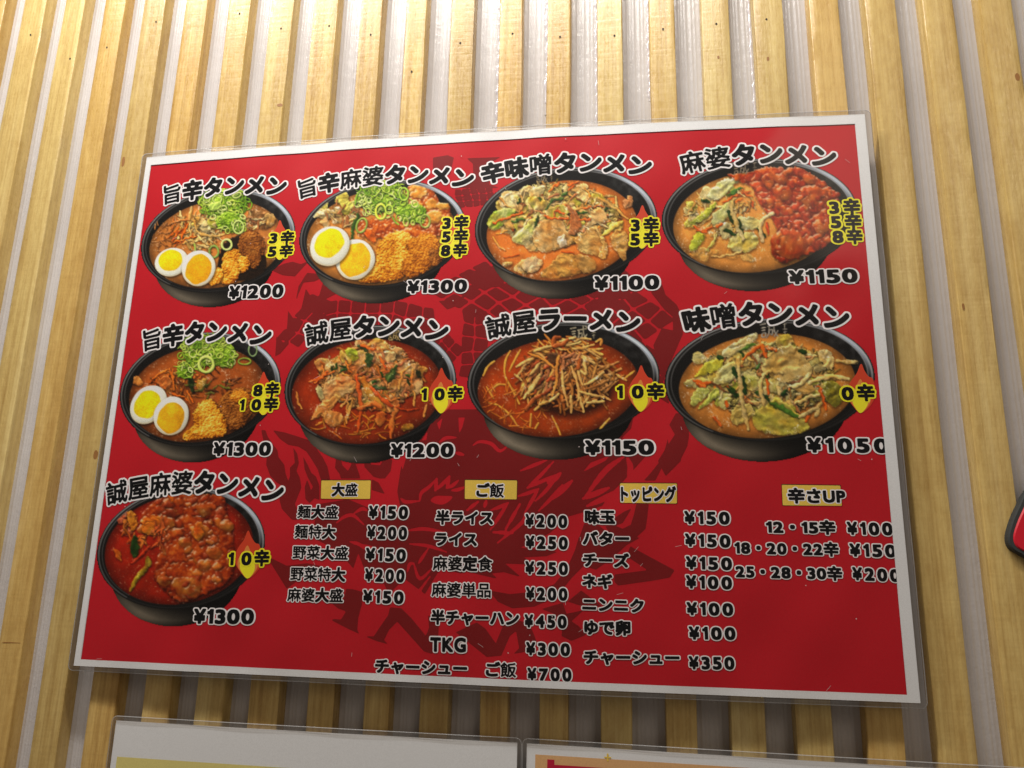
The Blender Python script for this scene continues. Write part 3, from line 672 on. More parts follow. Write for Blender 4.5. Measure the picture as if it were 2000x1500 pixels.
def dish_f():
    d = Dish(1781, 1500, 67)
    d.bowl((860, 767, 790, 557, -.1), (830, 820, 690, 480, -.1), (.50, .15, .055))
    d.mark(1020, 268, 1.2, (.66, .56, .36))
    d.bits(40, 780, 1130, 420, 110, [(.66, .30, .08), (.7, .4, .12)], (6, 10), (60, 160), 2, sh=.2)
    tanmen(d, 860, 680, 480, 300, cols=[(.86, .66, .40), (.88, .74, .48), (.76, .52, .24), (.80, .70, .32)], sp=[(.84, .58, .28), (.76, .46, .18), (.86, .66, .38)], dense=1.15)
    d.leaf([(400, 860), (440, 760), (560, 690), (690, 690), (720, 800), (600, 850), (480, 930)], (.90, .74, .48), 5, (.84, .62, .34), ang=-20)
    d.leaf([(310, 1080), (380, 950), (520, 860), (590, 870), (470, 1010)], (.84, .62, .32), 5)
    d.leaf([(360, 780), (400, 770), (430, 880), (390, 880)], (.80, .78, .52), 5)
    d.leaf([(430, 1010), (560, 1000), (620, 1080), (520, 1140), (450, 1100)], (.80, .58, .30), 5)
    d.leaf([(630, 440), (690, 420), (760, 500), (700, 530)], (.62, .70, .20), 5); d.leaf([(820, 470), (880, 480), (870, 590), (820, 590)], (.16, .24, .10), 5, edge=.05)
    d.leaf([(1000, 680), (1060, 600), (1110, 590), (1080, 680), (1030, 730)], (.20, .36, .14), 5, edge=.05); d.leaf([(1280, 620), (1330, 650), (1290, 700)], (.10, .14, .06), 5)
    for q in ([(750, 400), (830, 440)], [(890, 770), (1000, 800)]): d.stroke(q, 20, (.18, .26, .12), 5)
    d.stroke([(790, 700), (870, 840), (980, 990)], 46, (.80, .58, .22), 5, taper=.25); d.stroke([(870, 780), (960, 880), (1060, 960)], 22, (.80, .34, .14), 5)
    d.stroke([(730, 670), (760, 840), (780, 950)], 20, (.82, .38, .16), 5); d.stroke([(780, 960), (760, 1080), (745, 1190)], 18, (.76, .32, .12), 5)
    d.stroke([(1120, 940), (1060, 1080), (1050, 1240)], 28, (.80, .46, .20), 5, taper=.3); d.stroke([(1100, 960), (1180, 990), (1300, 980)], 12, (.66, .24, .08), 5)
    d.stroke([(760, 980), (880, 930), (960, 960)], 24, (.78, .42, .18), 5)
    d.leaf([(900, 1080), (930, 1010), (1000, 1010), (990, 1090), (940, 1140)], (.76, .46, .20), 5)
    for q in ([(300, 730), (420, 680), (530, 640)], [(350, 740), (470, 640)], [(950, 500), (1000, 600)], [(780, 400), (900, 440)]): d.stroke(q, 13, (.86, .42, .16), 5)
    for q in ([(1250, 620), (1240, 740)], [(1150, 640), (1130, 790)], [(1260, 820), (1260, 950)], [(1370, 940), (1350, 1050)], [(650, 920), (640, 1110)], [(690, 900), (650, 1060)], [(180, 820), (200, 920), (230, 970)]): d.stroke(q, 14, (.84, .62, .30), 5)
    d.leaf([(1140, 1140), (1220, 1110), (1260, 1150), (1170, 1180)], (.60, .46, .16), 5)
    return d
def dish_g():
    d = Dish(1909, 1500, 71); d.glaze = .35
    d.bowl((912, 740, 857, 525, -.07), (865, 805, 715, 440, -.1), (.56, .20, .06), .07, 1.2)
    d.mark(975, 270, 1.7, (.62, .58, .48))
    for q in ([(440, 480), (400, 560), (390, 680), (430, 780), (490, 850)], [(530, 470), (480, 560), (430, 660)], [(330, 960), (430, 1040), (500, 1140)], [(810, 1060), (860, 1160), (890, 1240)], [(625, 1040), (615, 1160)], [(250, 940), (330, 960)], [(1320, 1080), (1230, 1180)], [(1540, 660), (1460, 720)], [(200, 700), (240, 620), (300, 570)], [(270, 830), (330, 780), (400, 780)], [(400, 720), (470, 850), (520, 950)], [(690, 1120), (660, 1170)], [(230, 800), (290, 900)]):
        d.stroke(q, 11, (.88, .60, .24), 2, gloss=.2, sh=.15)
    d.bits(50, 500, 950, 330, 240, [(.80, .42, .14), (.74, .34, .10)], (5, 8), (60, 160), 2, sh=.12)
    d.dark(np.clip((1.08-d.ell(960, 780, 440, 300))*4, 0, 1)*d.clip, .72)
    S = [(.90, .68, .34), (.84, .58, .26), (.93, .76, .44), (.78, .48, .18)]
    d.bits(130, 940, 700, 400, 270, [(.62, .38, .16), (.70, .46, .22), (.54, .30, .12)], (10, 16), (90, 220), 5, angr=(20, 160))
    d.bits(80, 1150, 720, 230, 230, [(.74, .52, .26), (.66, .44, .20), (.80, .60, .34)], (9, 14), (110, 240), 5, angr=(30, 160))
    d.bits(50, 700, 700, 190, 250, S+[(.72, .42, .20)], (9, 15), (120, 260), 5, angr=(80, 160))
    d.bits(60, 950, 480, 290, 110, S, (9, 14), (90, 200), 5, angr=(-30, 60))
    d.bits(30, 760, 700, 130, 180, PRK+[(.60, .26, .12)], (13, 20), (60, 120), 5, angr=(90, 150)); d.bits(18, 980, 560, 120, 60, PRK, (13, 20), (60, 110), 5)
    d.leaf([(770, 510), (850, 500), (870, 570), (800, 590)], (.30, .20, .12), 5)
    for q in ([(870, 520), (850, 640), (850, 760), (810, 880)], [(600, 500), (720, 550), (830, 630)], [(980, 620), (1020, 720), (1050, 850), (1040, 920)], [(900, 660), (910, 800), (950, 970)], [(1090, 560), (1110, 680), (1060, 660)], [(1100, 780), (1180, 740), (1270, 670)], [(1060, 840), (1160, 870), (1270, 890)], [(1120, 940), (1270, 930)], [(980, 880), (980, 1030)], [(1060, 900), (1090, 1020)], [(750, 950), (840, 890), (870, 860)], [(480, 690), (540, 740)], [(560, 900), (640, 780), (700, 690)], [(600, 860), (700, 720)], [(700, 960), (770, 930)], [(1040, 660), (1080, 780)], [(700, 590), (620, 690)], [(1380, 690), (1470, 740)], [(650, 480), (800, 440), (900, 470)], [(1200, 400), (1250, 380), (1240, 430)]):
        d.stroke(q, 14, S[[0, 2, 2, 1][d.r.randint(4)]], 5, gloss=.4)
    for q in ([(820, 430), (830, 370), (880, 360)], [(820, 440), (900, 420), (950, 380)], [(1060, 560), (1040, 640)], [(580, 1000), (640, 920), (700, 880)]): d.stroke(q, 22, (.62, .32, .14), 5, gloss=.45)
    return d
def dish_h():
    d = Dish(2000, 1478, 83)
    d.bowl((970, 747, 895, 524, -.05), (950, 800, 750, 445, -.08), (.74, .46, .20), .05)
    d.mark(890, 268, 1.75, (.60, .57, .52))
    V = [(.84, .80, .50), (.80, .74, .38), (.88, .84, .60), (.68, .70, .26), (.80, .66, .36)]
    tanmen(d, 960, 740, 600, 320, cols=V, dense=1.1)
    d.leaf([(560, 520), (700, 410), (860, 350), (850, 420), (700, 510), (620, 560)], (.90, .86, .62), 5); d.leaf([(320, 530), (380, 510), (440, 590), (330, 610)], (.80, .76, .5), 5)
    d.leaf([(900, 660), (960, 540), (1110, 450), (1230, 500), (1320, 640), (1300, 720), (1180, 740), (1080, 780), (960, 700)], (.84, .70, .42), 5, (.88, .78, .50), fold=16)
    d.leaf([(330, 720), (430, 610), (560, 570), (560, 650), (440, 700)], (.78, .78, .28), 5); d.leaf([(290, 950), (350, 820), (460, 820), (440, 880), (330, 970)], (.76, .80, .42), 5)
    d.leaf([(360, 1000), (440, 900), (520, 810), (540, 880), (440, 960)], (.74, .78, .34), 5); d.leaf([(540, 660), (640, 600), (700, 620), (640, 760), (500, 770)], (.86, .84, .56), 5)
    d.leaf([(760, 690), (860, 690), (870, 820), (780, 830)], (.86, .84, .58), 5, (.7, .74, .32))
    d.leaf([(820, 1090), (860, 1000), (960, 950), (1050, 900), (1220, 1040), (1310, 1140), (1240, 1200), (1050, 1220), (880, 1180)], (.80, .74, .36), 5, (.70, .68, .28), fold=16, ang=20)
    d.stroke([(980, 940), (1080, 990), (1220, 1070)], 24, (.24, .38, .12), 5, taper=.3)
    d.leaf([(640, 1080), (680, 960), (800, 950), (840, 1040), (700, 1130)], (.86, .76, .42), 5); d.leaf([(1390, 500), (1480, 500), (1520, 600), (1480, 660), (1420, 620)], (.90, .82, .58), 5)
    d.leaf([(1430, 760), (1560, 780), (1600, 900), (1520, 980), (1440, 900)], (.50, .50, .18), 5); d.leaf([(1160, 790), (1300, 770), (1360, 850), (1230, 860)], (.80, .64, .36), 5)
    for q in ([(520, 550), (560, 560)], [(660, 650), (680, 710)], [(740, 730), (760, 860)], [(620, 830), (680, 870)], [(1230, 500), (1270, 520)], [(930, 880), (960, 920)], [(1110, 840), (1080, 880)]): d.stroke(q, 22, (.10, .20, .07), 5)
    d.leaf([(710, 500), (780, 450), (860, 440), (780, 490)], (.24, .38, .12), 5, edge=.05)
    for q in ([(330, 750), (430, 780), (470, 770)], [(740, 570), (830, 500), (900, 450)], [(900, 460), (950, 560)], [(940, 470), (1030, 500)], [(950, 750), (960, 860)], [(1400, 830), (1450, 1000)], [(490, 1060), (560, 1140)], [(590, 930), (610, 970)], [(1280, 1090), (1310, 1040)], [(350, 780), (420, 800)]): d.stroke(q, 17, (.86, .38, .13), 5)
    for q in ([(700, 560), (720, 760), (740, 960), (790, 1170)], [(1080, 690), (960, 680), (890, 780), (920, 960)], [(1060, 870), (1030, 800)], [(1640, 740), (1480, 720), (1310, 770)], [(1230, 1060), (1330, 1010), (1410, 950)], [(1540, 590), (1710, 600)], [(1360, 1060), (1390, 1000)], [(1190, 950), (1290, 900), (1390, 880)], [(1310, 700), (1230, 780), (1140, 810)]):
        d.stroke(q, 21, (.86, .76, .50), 5)
    return d
def dish_i():
    d = Dish(1721, 1500, 97)
    d.bowl((767, 750, 727, 530, -.12), (750, 765, 640, 475, -.12), (.50, .10, .04))
    d.leaves(5, 270, 560, 100, 110, [(.76, .40, .26), (.66, .28, .14)], (40, 80), 5)
    d.bits(30, 450, 600, 200, 130, [(.74, .42, .16), (.66, .34, .12)], (10, 15), (60, 160), 5)
    mapo(d, [(480, 400), (600, 320), (760, 290), (950, 290), (1130, 310), (1160, 430), (1200, 560), (1220, 700), (1230, 900), (1150, 1060), (960, 1150), (780, 1220), (640, 1130), (540, 1000), (560, 820), (620, 720), (560, 600), (430, 620), (420, 480)], 9,
         cubes=((640, 540, 60), (930, 610, 75), (960, 420, 60), (1160, 560, 60), (820, 1090, 110), (1050, 790, 60), (800, 700, 50), (960, 900, 55), (620, 1030, 55)), n=90, dk=1.0, tn=(1.0, 1.22, 1.15))
    for q in ([(300, 450), (360, 440), (390, 540), (360, 600), (320, 560)], [(440, 500), (560, 470), (600, 540), (560, 640), (440, 620)], [(190, 760), (240, 780), (250, 860), (210, 830)], [(640, 300), (700, 310), (690, 350)], [(900, 540), (940, 530), (960, 620), (920, 690), (880, 640)]):
        d.leaf(q, (.82, .52, .16), 5, (.70, .38, .10), fold=7)
    d.bits(14, 580, 650, 60, 110, [(.74, .40, .18)], (10, 15), (90, 190), 5, angr=(70, 150))
    d.leaf([(335, 700), (370, 640), (400, 700), (400, 800), (360, 840), (330, 780)], (.10, .22, .06), 5, edge=.04)
    d.stroke([(340, 880), (420, 820), (500, 730)], 15, (.70, .26, .12), 5)
    d.stroke([(480, 830), (470, 920), (390, 1010), (330, 1120)], 27, (.62, .58, .14), 5, taper=.35); d.stroke([(490, 850), (500, 900)], 22, (.72, .64, .2), 5)
    return d
M_STREAK = mat('glossy_highlight_streak', rgb(214, 212, 220), .07, .6)  # glossy beads added in the gaps to make the bright highlight streaks
for k, (ya, yb, rad) in {13: (150, 330, .9), 14: (120, 330, 1.3), 15: (170, 340, 1.2), 16: (150, 330, .9), 17: (175, 300, .7), 19: (110, 300, .8)}.items():
    xr = slats[k+1][0]; r = random.Random(k*3); V = []; F = []; n_ = 150; z0 = SLATZ-DEPTH+.15; rr_ = rad
    for j in range(n_+1):
        y = ya+(yb-ya)*j/n_; rr_ += (rad*r.uniform(.15, 1.5)-rr_)*.45; off = r.uniform(-.15, .15)
        for i in range(6):
            a = math.pi*i/5; V.append(W3((xr-.1-rr_+rr_*math.cos(a)+off, y, z0+rr_*.75*math.sin(a)-.2)))
    for j in range(n_):
        for i in range(5): F.append((j*6+i, j*6+i+6, j*6+i+7, j*6+i+1))
    o = mesh_obj('highlight_bead', V, F, M_STREAK, wall, smooth=True)
# ================================================================ outlines filled as printed shapes
def fill(field, x0, y0, dx, maxrun=14):
    """field > 0 inside; returns vertices (mm) and polygons following the zero line."""
    f = field; h, w = f.shape; ins = f > 0
    code = ins[:-1, :-1]*1+ins[:-1, 1:]*2+ins[1:, 1:]*4+ins[1:, :-1]*8
    V = []; F = []; idx = {}
    def vid(key, x, y):
        i = idx.get(key)
        if i is None: i = idx[key] = len(V); V.append((x0+x*dx, y0+y*dx))
        return i
    full = code == 15
    for j in range(h-1):
        row = np.flatnonzero(full[j])
        if len(row):
            s = row[0]; p = s
            for c in list(row[1:])+[None]:
                if c is None or c != p+1 or c-s >= maxrun:
                    F.append((vid((0, s, j), s, j), vid((0, p+1, j), p+1, j), vid((0, p+1, j+1), p+1, j+1), vid((0, s, j+1), s, j+1)))
                    s = c
                p = c
    for j, i in np.argwhere((code > 0) & (code < 15)):
        cs = [(i, j), (i+1, j), (i+1, j+1), (i, j+1)]; vs = [f[y, x] for x, y in cs]; poly = []
        for k in range(4):
            a, b = cs[k], cs[(k+1) % 4]; va, vb = vs[k], vs[(k+1) % 4]
            if va > 0: poly.append(vid((0,)+a, *a))
            if (va > 0) != (vb > 0):
                t = va/(va-vb); x = a[0]+(b[0]-a[0])*t; y = a[1]+(b[1]-a[1])*t
                poly.append(vid((1,)+min((a, b), (b, a)), x, y))
        if len(set(poly)) >= 3: F.append(tuple(dict.fromkeys(poly)))
    return np.array(V), F
def sd_poly(P, X, Y):
    D = np.full(X.shape, 1e9); ins = np.zeros(X.shape, bool); n = len(P)
    for i in range(n):
        ax_, ay = P[i]; bx, by = P[(i+1) % n]; ddx, ddy = bx-ax_, by-ay; l2 = ddx*ddx+ddy*ddy+1e-12
        t = np.clip(((X-ax_)*ddx+(Y-ay)*ddy)/l2, 0, 1)
        D = np.minimum(D, np.hypot(X-ax_-t*ddx, Y-ay-t*ddy))
        if ay != by: ins ^= ((ay > Y) != (by > Y)) & (X < (bx-ax_)*(Y-ay)/(by-ay)+ax_)
    return np.where(ins, D, -D)
# ---------------------------------------------------------------- lettering
GS = 72; GX0, GY0 = -.22, -.34; GW, GH = 1.5, 1.5
def raster(tris):
    ss = 3; n = GS*ss; w = int(GW*n); h = int(GH*n); A = np.zeros((h, w), bool)
    for t in tris:
        q = (t-np.array([GX0, GY0]))*n
        a, b = np.floor(q.min(0)).astype(int), np.ceil(q.max(0)).astype(int)+1
        a = np.maximum(a, 0); b = np.minimum(b, [w, h])
        if (b <= a).any(): continue
        Y, X = np.mgrid[a[1]:b[1], a[0]:b[0]]; X = X+.5; Y = Y+.5
        (x1, y1), (x2, y2), (x3, y3) = q
        d = (y2-y3)*(x1-x3)+(x3-x2)*(y1-y3)
        if abs(d) < 1e-9: continue
        u = ((y2-y3)*(X-x3)+(x3-x2)*(Y-y3))/d; v = ((y3-y1)*(X-x3)+(x1-x3)*(Y-y3))/d
        A[a[1]:b[1], a[0]:b[0]] |= (u >= -1e-6) & (v >= -1e-6) & (u+v <= 1+1e-6)
    h2, w2 = h//ss, w//ss
    return A[:h2*ss, :w2*ss].reshape(h2, ss, w2, ss).mean((1, 3))
def dilate(A, r, square=False):
    if r <= 0: return A
    B = A.copy(); R = int(math.ceil(r))
    for dy in range(-R, R+1):
        for dx in range(-R, R+1):
            d = max(abs(dx), abs(dy))+.25*min(abs(dx), abs(dy)) if square else math.hypot(dx, dy)
            k = min(1, r+.5-d)
            if k <= 0 or (dx == 0 and dy == 0): continue
            S = np.zeros_like(A)
            S[max(0, dy):A.shape[0]+min(0, dy), max(0, dx):A.shape[1]+min(0, dx)] = A[max(0, -dy):A.shape[0]+min(0, -dy), max(0, -dx):A.shape[1]+min(0, -dx)]
            B = np.maximum(B, S*k)
    return B
def soft(A):
    P = np.pad(A, 1); return (P[1:-1, 1:-1]*4+P[:-2, 1:-1]*2+P[2:, 1:-1]*2+P[1:-1, :-2]*2+P[1:-1, 2:]*2+P[:-2, :-2]+P[2:, 2:]+P[:-2, 2:]+P[2:, :-2])/16
_g = {}
def glyph(ch, kind):
    """kind: 'ink' or 'rim'.  Returns vertices in em, polygons, left, right."""
    key = (ch, kind)
    if key in _g: return _g[key]
    if ch not in _g:
        if ch == '1':
            pts = [(.10, .50), (.10, .60), (.20, .62), (.26, .72), (.38, .72), (.38, 0), (.235, 0), (.235, .50)]
            T = [np.array([pts[3], pts[4], pts[5]]), np.array([pts[3], pts[5], (.235, 0)]), np.array([pts[3], (.235, 0), (.235, .55)]), np.array([pts[0], pts[1], pts[2]]), np.array([pts[0], pts[2], pts[3]]), np.array([pts[0], pts[3], pts[7]])]
            cen = .24; _g[ch] = (raster(T), .0, '1')
        else:
            c = bpy.data.curves.new('g', 'FONT'); c.body = ch; c.size = 1; c.resolution_u = 5
            o = bpy.data.objects.new('g', c); C.objects.link(o)
            dg = bpy.context.evaluated_depsgraph_get(); dg.update(); me = bpy.data.meshes.new_from_object(o.evaluated_get(dg)); me.calc_loop_triangles()
            co = np.array([v.co[:2] for v in me.vertices])
            _g[ch] = (raster([co[list(t.vertices)] for t in me.loop_triangles]), .0, ch)
            bpy.data.objects.remove(o); bpy.data.curves.remove(c); bpy.data.meshes.remove(me)
    A = _g[ch][0]; cjk = ord(ch) > 0x2000
    digit = ch in '0123456789¥TKGUP'
    heavy = ch in '旨麺麻婆誠盛野菜飯噌食品特単屋'
    r = 3.0 if ch == '1' else (2.3 if heavy else 4.2) if cjk else 4.2
    B = dilate(A, r, True)
    if kind != 'ink': B = dilate(B, RIM if kind == 'rim' else 7.5, False)
    f = soft(B)-.5
    V, F = fill(f, GX0+.5/GS, GY0+.5/GS, 1/GS, 14)
    x = V[:, 0] if len(V) else np.array([0, 0])
    _g[key] = (V, F, x.min(), x.max()); return _g[key]
RIM = 5.6
def layout(s, gap=.07, digw=1.22, full=False):
    """positions of glyphs along a line, in em: (char, x, xscale)"""
    out_ = []; x = 0
    for ch in s:
        if ch == '\u3000': x += 1.0; continue
        if ch == ' ': x += .5; continue
        if ord(ch) > 0x2000: out_.append((ch, x, 1.0)); x += 1.0
        else:
            V, F, a, b = glyph(ch, 'ink'); k = 1.0 if ch in 'TKGUP¥1' else digw
            if full: out_.append((ch, x+.5-(a+b)*k/2, k)); x += 1.0
            else: out_.append((ch, x-a*k+gap/2, k)); x += (b-a)*k+gap
    return out_, x
def lettering(name, s, fn, parent, rim_mat=None, ink=None, label=None, z=.25, **kw):
    L, w = layout(s, **kw); V = []; F = []; MI = []
    for li, kind in enumerate(('glow' if rim_mat else 'rim', 'ink')):
        for ci, (ch, x, k) in enumerate(L):
            gv, gf, _, _ = glyph(ch, kind)
            if not len(gv): continue
            q = fn(gv[:, 0]*k+x, gv[:, 1], x+(.5 if ord(ch) > 0x2000 else .3), w)
            p = S3(q, z+.08*li+.004*(ci % 3)); b = len(V); V.extend(p)
            F.extend([tuple(b+i for i in f) for f in gf]); MI.extend([li]*len(gf))
    o = mesh_obj(name, V, F, [rim_mat or M_WHITE, ink or M_BLACK], parent, MI)
    if label: o['label'] = label
    return o
def line(name, s, pl, pr, hpx, parent, ink_h=.86, base=-.06, italic=0.0, **kw):
    """pl, pr: measured left and right ends of the foot of the letters; hpx: their measured height."""
    L, w = layout(s, **{k: v for k, v in kw.items() if k in ('gap', 'digw', 'full')})
    xs = [glyph(ch, 'ink')[2]*k+x for ch, x, k in L]; xe_ = [glyph(ch, 'ink')[3]*k+x for ch, x, k in L]
    x0, x1 = min(xs), max(xe_)
    a = XY(*pl); b = XY(*pr); top = XY(pl[0]+(pr[0]-pl[0])*.5, (pl[1]+pr[1])/2-hpx); mid = (a+b)/2
    u = (b-a)/np.linalg.norm(b-a); sx = np.linalg.norm(b-a)/(x1-x0); v = np.array([-u[1], u[0]])
    sy = abs(np.dot(top-mid, v))/ink_h
    def fn(x, y, xc, W_):
        return a+np.outer((x-x0)*sx+italic*(y-base)*sy, u)+np.outer((y-base)*sy, v)
    return lettering(name, s, fn, parent, **kw)
def arch(name, s, c0, c1, c2, em, parent, **kw):
    """letters along the circle through three measured glyph centres."""
    A, B, D = XY(*c0), XY(*c1), XY(*c2)
    m = np.array([B-A, D-A])*2; rhs = np.array([B@B-A@A, D@D-A@A]); ctr = np.linalg.solve(m, rhs); R = np.linalg.norm(A-ctr)
    t0 = math.atan2(*(A-ctr)[::-1]); t2 = math.atan2(*(D-ctr)[::-1]); n = len(s)
    emx = abs(t0-t2)*R/(n-1); sc = emx*.98; h = em or sc
    def fn(x, y, xc, W_):
        t = t0+(t2-t0)*(x-.5)/(n-1); r = R+(y-.38)*h
        return np.stack([ctr[0]+r*np.cos(t), ctr[1]+r*np.sin(t)], -1)
    return lettering(name, s, fn, parent, **kw)
# ================================================================ the menu
menu = empty('laminated_menu', (0, 0, 0))
tag(menu, 'large laminated red menu with nine pictured noodle bowls taped onto pine slats', 'menu')
def sheet(name, x0, x1, y0, y1, layer, m, parent, nx=130, ny=92, smooth=True):
    X, Y = np.meshgrid(np.linspace(x0, x1, nx+1), np.linspace(y0, y1, ny+1)); V = S3(np.stack([X, Y], -1).reshape(-1, 2), layer)
    F = [(j*(nx+1)+i, j*(nx+1)+i+1, (j+1)*(nx+1)+i+1, (j+1)*(nx+1)+i) for j in range(ny) for i in range(nx)]
    return mesh_obj(name, V, F, m, parent, smooth=smooth)
PX0, PX1, PY0, PY1 = -210, 210, -148.5, 148.5
o = sheet('paper', PX0, PX1, PY0, PY1, 0, M_PAPER, menu); o['label'] = 'white sheet whose edge shows as a border'
RX0, RX1, RY0, RY1 = -206.4, 204.6, -145.2, 142.9
sheet('red_background', RX0, RX1, RY0, RY1, .05, M_RED, menu)
V = []; F = []                                                    # the white margin, printed edge to edge over the red
def strip(x0, x1, y0, y1, nx, ny, lay):
    X, Y = np.meshgrid(np.linspace(x0, x1, nx+1), np.linspace(y0, y1, ny+1)); b = len(V); V.extend(S3(np.stack([X, Y], -1).reshape(-1, 2), lay))
    F.extend([(b+j*(nx+1)+i, b+j*(nx+1)+i+1, b+(j+1)*(nx+1)+i+1, b+(j+1)*(nx+1)+i) for j in range(ny) for i in range(nx)])
strip(RX1, PX1, PY0, PY1, 2, 92, .46); strip(PX0, RX0, PY0, PY1, 2, 92, .46); strip(RX0, RX1, PY0, RY0, 130, 2, .46); strip(RX0, RX1, RY1, PY1, 130, 2, .46)
mesh_obj('margin', V, F, M_PAPER, menu, smooth=True)
# ---------------------------------------------------------------- the dark dragon roundel printed behind everything
Z = {1: (4.167, 480, 480), 2: (4.167, 940, 540), 3: (6.25, 480, 840), 4: (6.25, 780, 820), 5: (6.25, 1080, 820), 6: (5, 500, 1050), 7: (4.167, 900, 1050), 8: (4.167, 860, 260), 0: (1, 0, 0)}
def zp(z, P): s, a, b = Z[z]; P = np.array(P, float); return XY(P[:, 0]/s+a, P[:, 1]/s+b)
DX = .55; gx = np.arange(RX0+1, RX1-1, DX); gy_ = np.arange(RY0+1, RY1-1, DX); GXX, GYY = np.meshgrid(gx, gy_); FLD = np.full(GXX.shape, -5.0)
def region(P, pad=4):
    a = np.searchsorted(gx, P[:, 0].min()-pad); b = np.searchsorted(gx, P[:, 0].max()+pad); c = np.searchsorted(gy_, P[:, 1].min()-pad); d = np.searchsorted(gy_, P[:, 1].max()+pad)
    return slice(c, d), slice(a, b)
def inkp(z, P, cut=False, smooth=False):
    P = zp(z, P)
    if smooth: P = spline(P, 4, True)
    sl = region(P); s = np.clip(sd_poly(P, GXX[sl], GYY[sl]), -5, 5)
    FLD[sl] = np.minimum(FLD[sl], -s) if cut else np.maximum(FLD[sl], s)
def cutl(z, P, w=1.1, cut=True):
    P = spline(zp(z, P), 4); sl = region(P); X, Y = GXX[sl], GYY[sl]; D = np.full(X.shape, 9.0); n = len(P)-1
    for i in range(n):
        a = P[i]; d = P[i+1]-a; t = np.clip(((X-a[0])*d[0]+(Y-a[1])*d[1])/(d@d+1e-9), 0, 1)
        ww = w*(.35+.65*math.sin(math.pi*(i+.5)/n)); D = np.minimum(D, np.hypot(X-a[0]-t*d[0], Y-a[1]-t*d[1])-ww)
    FLD[sl] = np.minimum(FLD[sl], D) if cut else np.maximum(FLD[sl], np.clip(-D, -5, 5))
